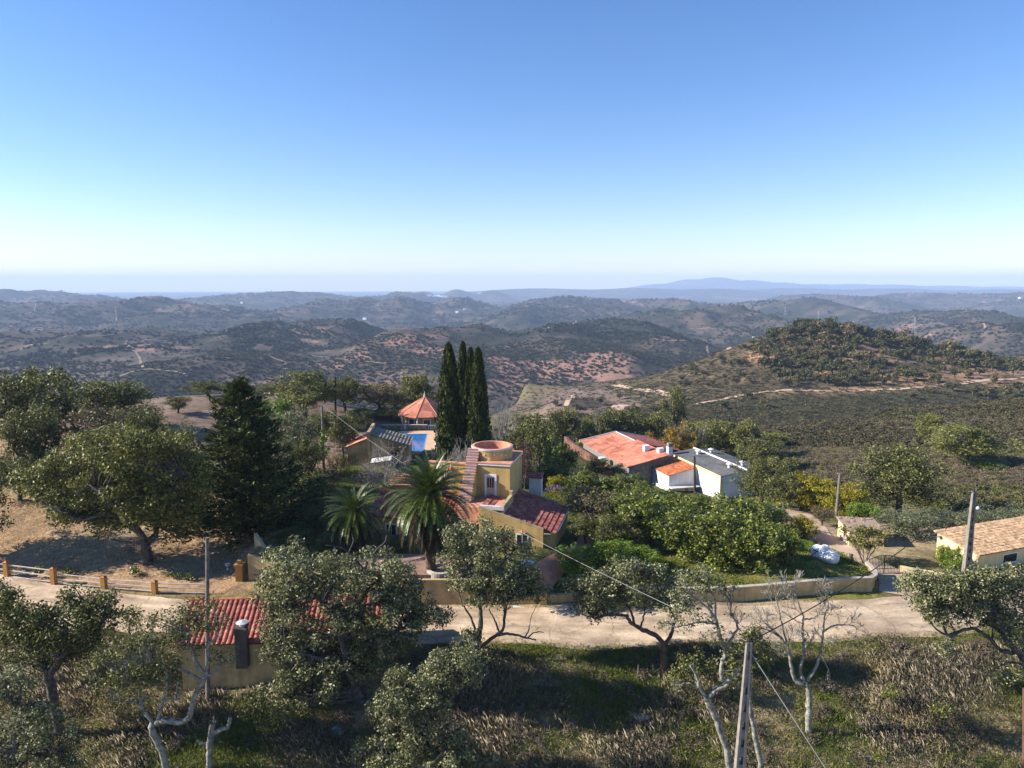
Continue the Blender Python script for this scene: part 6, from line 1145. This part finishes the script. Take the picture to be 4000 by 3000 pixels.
FT = [[(490, 1338), (520, 1365), (545, 1395), (558, 1440)], [(490, 1338), (560, 1327), (620, 1325)], [(440, 1480), (520, 1452), (590, 1440), (700, 1452), (740, 1475)], [(450, 1195), (455, 1240), (450, 1265)], [(0, 1380), (120, 1345), (200, 1342)], [(240, 1322), (420, 1310), (560, 1300)],
      [(150, 1180), (135, 1210), (110, 1228)], [(1050, 1390), (1075, 1405), (1120, 1412), (1110, 1430), (1095, 1440), (1140, 1450)], [(1205, 1385), (1290, 1395), (1370, 1402)], [(1565, 1450), (1580, 1470), (1600, 1478)], [(2515, 1318), (2600, 1333), (2680, 1332), (2760, 1345), (2850, 1372)], [(1410, 1410), (1470, 1418), (1530, 1422)], [(2120, 1290), (2250, 1262), (2330, 1240)], [(2680, 1285), (2800, 1286), (2950, 1290)], [(3680, 1215), (3730, 1222)], [(3550, 1280), (3700, 1272), (3850, 1285)]]
for p in FT: track('far_track', p, 3.5, .6, 500, 5)

# ------------------------------------------------------------------ small things farther off and in the garden
def far_house(u, v, w_m, lb, gr, t0=900, d=1.0):
    p = hit(u, v, t0)
    if p is None: return
    e = empty('far_house', p, R((u * 7) % 60 - 30)); tag(e, lb, 'house', gr); h = w_m * .45
    MB().box(-w_m / 2, w_m / 2, -w_m * .35, w_m * .35, -4, h).build('wall', M['white'], e)
    b = MB(); x, y = w_m / 2 + .3, w_m * .35 + .3; b.add([(-x, -y, h), (x, -y, h), (x, y, h), (-x, y, h), (-x, 0, h + w_m * .2), (x, 0, h + w_m * .2)], [(0, 1, 5, 4), (2, 3, 4, 5), (0, 4, 3), (1, 2, 5), (3, 2, 1, 0)]); b.build('roof', M['grey_white'], e)
for u, v, w_, lb in [(1425, 1250, 16, 'tiny white farmhouse in the pale valley beyond the first ridges'), (1785, 1222, 14, 'tiny white farmhouse on the slope behind the cypress tops'), (1815, 1212, 14, 'tiny white farmhouse right of the one behind the cypress tops'), (2942, 1320, 5, 'tiny white farmhouse at the foot of the near hill, left flank'), (3985, 1168, 22, 'tiny white building on the ridge at the far right'), (945, 1185, 16, 'tiny white building on the ridge crest at left centre')]: far_house(u, v, w_, lb, None)
rs_ = np.random.RandomState(3)
for i in range(22):
    far_house(rs_.uniform(1660, 1745), rs_.uniform(1154, 1163), rs_.uniform(12, 22), 'tiny white house of the distant hill town, left cluster', 'houses of the distant hill town', 4000)
for i in range(14):
    far_house(rs_.uniform(1835, 1885), rs_.uniform(1139, 1148), rs_.uniform(16, 30), 'tiny white house of the farther hill town, right cluster', 'houses of the farther hill town', 5000)
for i in range(30):
    far_house(rs_.uniform(250, 1000), rs_.uniform(1137, 1150), rs_.uniform(25, 50), 'tiny pale house scattered over the hazy coastal plain', 'houses on the coastal plain', 6000)
def pylon(u, v, h, lb):
    p = hit(u, v, 600)
    if p is None: return
    e = empty('pylon', p, .4); tag(e, lb, 'pylon', 'lattice pylons in the hills'); b = MB(); w_ = h * .1
    lv = [(0, w_), (.25, w_ * .72), (.5, w_ * .45), (.75, w_ * .25), (1, w_ * .12)]
    for (f0, a), (f1, c) in zip(lv, lv[1:]):
        for sx, sy in ((1, 1), (1, -1), (-1, -1), (-1, 1)):
            b.tube([(sx * a, sy * a, f0 * h), (sx * c, sy * c, f1 * h)], .16, 4); b.tube([(sx * a, sy * a, f0 * h), (-sy * c, sx * c, f1 * h)], .1, 4)
    b.build('mast', M['metal'], e)
    for f, l in ((.72, .2), (.84, .26), (.96, .16)): MB().tube([(-l * h, 0, f * h), (0, 0, f * h + .03 * h), (l * h, 0, f * h)], .18, 4).build('arm', M['metal'], e)
pylon(3570, 1305, 38, 'faint lattice pylon in the valley right of the near hill'); pylon(3196, 1252, 36, 'faint lattice pylon just behind the crest of the near hill'); pylon(3066, 1232, 36, 'faint lattice pylon left of the near hill crest')
wh = empty('white_cottage', (*at_y(1965, 1680, 104)[:2], 0), R(25)); wh.location[2] = gz(wh.location[0], wh.location[1]); tag(wh, 'small white cottage with a red roof half hidden right of the cypresses', 'cottage')
MB().box(-2.4, 2.4, 0, 3, -1, 2.3).build('wall', M['white'], wh); sheet('roof', M['red_tile'], wh, (-2.6, -.3, 2.25), (5.2, 0, 0), (0, 3.6, 1.1), .3, .06, .42, .02)
yp = MB(); yp.box(-.7, .7, -.2, .2, -1, 2.6); o = yp.build('garden_wall', M['yellow_pale']); c = at_y(2052, 1740, 100); o.location = (c[0], 100, gz(c[0], 100)); tag(o, 'short upright piece of pale yellow wall among the trees behind the villa tower', 'wall')
b = MB()
for i in range(5): b.box(-1.6, 1.6, i * .4, 3, -1, .18 * (i + 1))
o = b.build('garden_steps', M['terracotta']); c = at_y(1565, 1850, 88); o.location = (c[0], 88, gz(c[0], 88) + .3); tag(o, 'pinkish garden steps between the bare grey bush and the villa', 'steps')
ur = empty('garden_urn', (*at_y(888, 2200, 63.5)[:2], 0)); ur.location[2] = gz(ur.location[0], 63.5); ur.scale = (.5, .5, .5); tag(ur, 'white garden urn on a foot, in the shade beside the curved wall', 'urn')
MB().lathe([(.01, 0), (.28, 0), (.24, .08), (.1, .16), (.09, .5), (.2, .58)], k=18).build('foot', M['white'], ur, smooth=True); MB().lathe([(.2, .58), (.42, .82), (.45, 1.0), (.5, 1.08), (.42, 1.08), (.3, .8), (.01, .75)], k=18).build('bowl', M['white'], ur, smooth=True)
tb = empty('garden_table', (*at_y(2062, 2255, 59.2)[:2], 0)); tb.location[2] = gz(tb.location[0], 59.2); tag(tb, 'round white garden table behind the entrance pillar under the trees', 'table')
MB().lathe([(.01, .74), (.62, .74), (.62, .70), (.01, .70)], k=24).build('table_top', M['white'], tb); MB().lathe([(.3, 0), (.06, .1), (.05, .70)], k=12).build('leg', M['white'], tb)
dsh = empty('satellite_dish', (*at_y(1520, 1885, 74)[:2], 4.6)); tag(dsh, 'pale satellite dish on a post at the left end of the villa roof', 'satellite dish')
o = MB().lathe([(.01, 0), (.3, .04), (.5, .13), (.5, .15), (.3, .06), (.01, .02)], k=20).build('dish', M['grey_white'], dsh, smooth=True); o.rotation_euler = (R(70), 0, R(20)); MB().tube([(0, .1, -4), (0, .1, 0)], .04, 8).build('post', M['metal'], dsh)
# ------------------------------------------------------------------ scatter of low growth (uncountable stuff)
def scatter(name, P, rz, s, src):
    me = bpy.data.meshes.new(name); P = np.asarray(P, np.float32); me.vertices.add(len(P)); me.vertices.foreach_set('co', P.ravel())
    a = me.attributes.new('rz', 'FLOAT_VECTOR', 'POINT'); a.data.foreach_set('vector', np.c_[0 * rz, 0 * rz, rz].astype(np.float32).ravel())
    a = me.attributes.new('sc', 'FLOAT_VECTOR', 'POINT'); a.data.foreach_set('vector', np.asarray(s, np.float32).ravel())
    o = link(name, me); tag(o, kind='stuff'); g = bpy.data.node_groups.new('scatter', 'GeometryNodeTree')
    g.interface.new_socket('Geometry', in_out='INPUT', socket_type='NodeSocketGeometry'); g.interface.new_socket('Geometry', in_out='OUTPUT', socket_type='NodeSocketGeometry')
    N = g.nodes; i = N.new('NodeGroupInput'); q = N.new('NodeGroupOutput'); ip = N.new('GeometryNodeInstanceOnPoints'); oi = N.new('GeometryNodeObjectInfo'); oi.inputs['Object'].default_value = src
    mp = N.new('GeometryNodeMeshToPoints')
    for nm, tgt in (('rz', 'Rotation'), ('sc', 'Scale')):
        na_ = N.new('GeometryNodeInputNamedAttribute'); na_.data_type = 'FLOAT_VECTOR'; na_.inputs['Name'].default_value = nm; g.links.new(na_.outputs[0], ip.inputs[tgt])
    g.links.new(i.outputs[0], mp.inputs['Mesh']); g.links.new(mp.outputs[0], ip.inputs['Points']); g.links.new(oi.outputs['Geometry'], ip.inputs['Instance']); g.links.new(ip.outputs[0], q.inputs[0])
    md = o.modifiers.new('scatter', 'NODES'); md.node_group = g; return o
def src_obj(name, me): return bpy.data.objects.new(name, me)          # kept out of the scene: only a shape to scatter
def tuft(seed, n, h, m, spread=.22, wd=.012, curve=.5):
    rs = np.random.RandomState(seed); b = rs.normal(size=(n, 2)) * spread; a = rs.rand(n) * 6.283; H_ = h * rs.uniform(.5, 1.15, n); ln = rs.uniform(.1, curve, n) * H_
    p0 = np.c_[b, np.zeros(n)]; tip = np.c_[b[:, 0] + np.cos(a) * ln, b[:, 1] + np.sin(a) * ln, H_]; mid = np.c_[b[:, 0] + np.cos(a) * ln * .35, b[:, 1] + np.sin(a) * ln * .35, H_ * .6]; s_ = np.c_[-np.sin(a), np.cos(a), 0 * a] * wd * rs.uniform(.6, 1.5, n)[:, None]
    V = np.stack([p0 - s_, p0 + s_, mid + s_ * .8, tip, mid - s_ * .8], 1).reshape(-1, 3); return mesh_np('tuft', V, [np.arange(len(V)).reshape(-1, 5)], m)
def clump(seed, n, ncl, ls, m, flat=.6):
    rs = np.random.RandomState(seed); d = rs.normal(size=(ncl, 3)); d /= np.linalg.norm(d, axis=1, keepdims=True); cen = d * rs.rand(ncl, 1) ** .4 * [.42, .42, .26] + [0, 0, .32]; V = leaves_np(rs, cen, .24, n, ls); return mesh_np('clump', V, [quads_of(V)], m)
M['dry_blade'] = mat('dry_blade', [(.16, .12, .06), (.44, .34, .19), (.56, .47, .27), (.74, .62, .42)], scale=.6, rough=.8, island=.6, trans=.2)
M['brown_blade'] = mat('brown_blade', [(.12, .10, .055), (.27, .23, .14), (.38, .32, .22), (.55, .47, .36)], scale=.6, rough=.9, island=.6)
M['green_blade'] = mat('green_blade', [(.09, .125, .018), (.17, .215, .028), (.28, .29, .06)], scale=.6, rough=.7, island=.6, trans=.25)
M['weed_leaf'] = mat('weed_leaf', [(.07, .05, .035), (.14, .10, .075), (.24, .19, .13)], scale=.5, rough=.9, island=.6)
M['scrub_leaf'] = mat('scrub_leaf', [(.045, .05, .016), (.09, .09, .03), (.15, .135, .05)], scale=.1, rough=.8, objrand=.7)
M['scrub_brown'] = mat('scrub_brown', [(.07, .055, .035), (.13, .10, .062), (.19, .145, .095)], scale=.1, rough=.9, objrand=.7)
M['scrub_mid'] = mat('scrub_mid', [(.03, .028, .014), (.062, .055, .026), (.11, .092, .045)], scale=.05, rough=.9, objrand=.7)
M['scrub_far'] = mat('scrub_far', [(.014, .019, .010), (.028, .032, .016), (.05, .05, .026)], scale=.01, rough=.9, objrand=.7)
rs = np.random.RandomState(77)
def pts_box(n, x0, x1, y0, y1): return rs.uniform(x0, x1, n), rs.uniform(y0, y1, n)
ROADP = np.array([(-64,66),(-45,59.3),(-30,55.6),(-20,54.7),(-10,54.2),(0,53.5),(10,53.5),(20,53.9),(30,54.7),(38,56),(48,58),(62,60)])
def off_road(x, y, m=3.1): return np.abs(y - np.interp(x, ROADP[:, 0], ROADP[:, 1])) > m
def off_shed(x, y): lx = x - SO[0]; ly = y - SO[1]; return ~((lx > -.3) & (lx < 14.4) & (ly > -.3) & (ly < 5.4))
def do_scatter(name, x, y, hs, wv, src, dz=-.03):
    z = terr(x, y) + dz; n = len(x); scatter(name, np.c_[x, y, z], rs.rand(n) * 6.283, np.c_[wv, wv, hs], src)
x, y = pts_box(90000, -48, 52, 32, 54); n1 = fbm(x, y, 7, 4, 41); n2 = fbm(x, y, 5, 3, 61); n4 = fbm(x, y, 2.0, 3, 47); n5 = fbm(x, y, 1.3, 2, 63)
rc_ = np.interp(x, ROADP[:, 0], ROADP[:, 1]); near_edge = rc_ - y
ok = (near_edge > 2.35) & off_shed(x, y)
gsc = n1 + .5 * n4 + gbias(x, y); grn = gsc > .12 + .25 * n5
hgt = np.where(near_edge < 3, .35, np.where(near_edge < 4.5, .5, 1.0)) * (.45 + .65 * sstep(-.15, .4, n2 + .5 * n4))
tall = sstep(-.15, .35, n2 + .5 * n4); d_ = ok & ~grn & (rs.rand(len(x)) < .10 + .2 * tall); br = n2 - .3 * n1 + .8 * n5 > .12
i = d_ & ~br; do_scatter('dry_grass', x[i], y[i], hgt[i] * rs.uniform(.5, 1.4, i.sum()), rs.uniform(.8, 1.5, i.sum()), src_obj('dry_tuft', tuft(1, 64, .42, M['dry_blade'], .45, .0042, .6)))
i = d_ & br; do_scatter('brown_weeds', x[i], y[i], hgt[i] * rs.uniform(.5, 1.4, i.sum()), rs.uniform(.9, 1.7, i.sum()), src_obj('weed_tuft', tuft(2, 60, .42, M['brown_blade'], .45, .0045, .6)))
i = ok & (rs.rand(len(x)) < np.where(grn, .4, .13)); do_scatter('green_grass', x[i], y[i], rs.uniform(.4, 1.2, i.sum()), rs.uniform(.9, 1.7, i.sum()), src_obj('green_tuft', tuft(3, 46, .2, M['green_blade'], .42, .009, .9)))
k = ok & (near_edge > 4) & (n4 + n5 > .15) & (rs.rand(len(x)) < .05); do_scatter('brown_weeds', x[k], y[k], rs.uniform(.5, 1.1, k.sum()), rs.uniform(.6, 1.5, k.sum()), src_obj('weed_clump', clump(11, 22, 10, .09, M['weed_leaf'])))
k = ok & (near_edge > 3.5) & (n2 - n4 > .2) & (rs.rand(len(x)) < .045); do_scatter('green_weeds', x[k], y[k], rs.uniform(.4, .9, k.sum()), rs.uniform(.6, 1.4, k.sum()), src_obj('green_clump', clump(12, 22, 10, .09, M['oak_olive'])))
k = (near_edge > 2.2) & (near_edge < 3.4) & off_shed(x, y) & (rs.rand(len(x)) < .35); do_scatter('verge_grass', x[k], y[k], rs.uniform(.3, .8, k.sum()), rs.uniform(.5, 1.0, k.sum()), src_obj('verge_tuft', tuft(6, 40, .25, M['green_blade'], .3, .008, .9)))
# garden and field grass
x, y = pts_box(26000, -60, 33, 58, 110); n1 = fbm(x, y, 7, 4, 41); fld = x < -22 - .1 * (y - 58)
house = (x > -16) & (x < 7) & (y > 60) & (y < 77) | (x > -16) & (x < -2) & (y < 69)
ok = off_road(x, y, 3.4) & ~house & (y > yw(x) + .6) & ((x < 7) | (y > yw2(x) + .6)) & ~((x > 1) & (x < 9) & (y < 72))
i = ok & ~fld & (n1 > -.25); do_scatter('lawn_grass', x[i], y[i], rs.uniform(.4, 1.0, i.sum()), rs.uniform(1, 1.9, i.sum()), src_obj('lawn_tuft', tuft(4, 30, .2, M['green_blade'], .25, .02)))
i = ok & fld & (rs.rand(len(x)) < .7); do_scatter('field_stubble', x[i], y[i], rs.uniform(.3, .8, i.sum()), rs.uniform(1, 1.8, i.sum()), src_obj('stubble_tuft', tuft(5, 16, .22, M['dry_blade'], .3, .012)))
# shrubs of the right hand slope, the valley and the near hill
def grid_pick(mask, n):
    k = np.flatnonzero(mask); return rs.choice(k, min(n, len(k)), replace=False)
gr = np.hypot(gx, gy); az = np.arctan2(gx, gy)
jx = lambda k, s: (gx[k] + rs.normal(size=len(k)) * s, gy[k] + rs.normal(size=len(k)) * s)
msk = (gr > 92) & (gr < 370) & (gx > 46) & ~((gr < 112) & (gx < 70)) & ((az > .33) | (gr > 170))
k = grid_pick(msk, 24000); x, y = jx(k, .8); sz = rs.uniform(.5, 1.35, len(k)) * (1 + .5 * (rs.rand(len(k)) > .96)) * (1 + .3 * (np.hypot(x, y) > 200)); i = rs.rand(len(k)) < .55 + .4 * np.sign(fbm(x, y, 25, 3, 43))
do_scatter('scrub', x[i], y[i], sz[i] * .95, sz[i] * 1.25, src_obj('scrub_clump', clump(1, 9, 9, .17, M['scrub_leaf']))); do_scatter('heath', x[~i], y[~i], sz[~i] * .85, sz[~i] * 1.2, src_obj('heath_clump', clump(2, 8, 9, .15, M['scrub_brown'])))
msk = (gr > 175) & (gr < 640) & (gx > -60); k = grid_pick(msk, 40000); x, y = jx(k, 1.5); p = fbm(x, y, 25, 4, 43) + .35 * fbm(x, y, 120, 4, 45) - .003 * (x - 210); keep = rs.rand(len(k)) < np.clip(.5 + .9 * p, .12, .95) * np.where((x < 90) & (y > 240), .45, 1); keep |= (y > 385) & (y < 600) & (x > 70) & (x < 235) & (rs.rand(len(k)) < .8); keep |= (y > 235) & (y < 385) & (x > 60) & (rs.rand(len(k)) < .75); k = k[keep]; x, y = x[keep], y[keep]
sz = rs.uniform(1.0, 2.4, len(k)); do_scatter('scrub', x, y, sz * .8, sz * 1.3, src_obj('scrub_clump', clump(3, 8, 8, .2, M['scrub_mid'])))
# far woods
far_src = [src_obj('wood_clump', clump(4 + q, 7, 8, .34, M['scrub_far'])) for q in range(2)]
for q, (r0, r1, n, s0, s1) in enumerate([(600, 1500, 34000, 2.4, 5.5), (1300, 3200, 30000, 4, 8.5), (2800, 7000, 18000, 8, 18)]):
    msk = (gr > r0) & (gr < r1); k = grid_pick(msk, n * 2); x, y = jx(k, s0 * 1.5); p = fbm(x, y, 55, 3, 53) * .8 + fbm(x, y, 190, 4, 81) + .35 * fbm(x, y, 700, 3, 83); keep = rs.rand(len(k)) < np.clip(.6 + 2.2 * p, .06, 1); x, y = x[keep][:n], y[keep][:n]
    sz = rs.uniform(s0, s1, len(x)); do_scatter('far_woods', x, y, sz * .8, sz * 1.15, far_src[q % 2])

# ------------------------------------------------------------------ haze
def haze():
    b = MB(); b.box(-20500, 20500, -400, 20500, -230, 250); m = bpy.data.materials.new('haze'); m.use_nodes = True; N = m.node_tree.nodes; N.clear()
    v = N.new('ShaderNodeVolumePrincipled'); v.inputs['Color'].default_value = (.54, .71, 1, 1); v.inputs['Density'].default_value = 0.9e-4; v.inputs['Anisotropy'].default_value = 0
    o = N.new('ShaderNodeOutputMaterial'); m.node_tree.links.new(v.outputs[0], o.inputs['Volume'])
    tag(b.build('haze', m), kind='stuff')
haze()
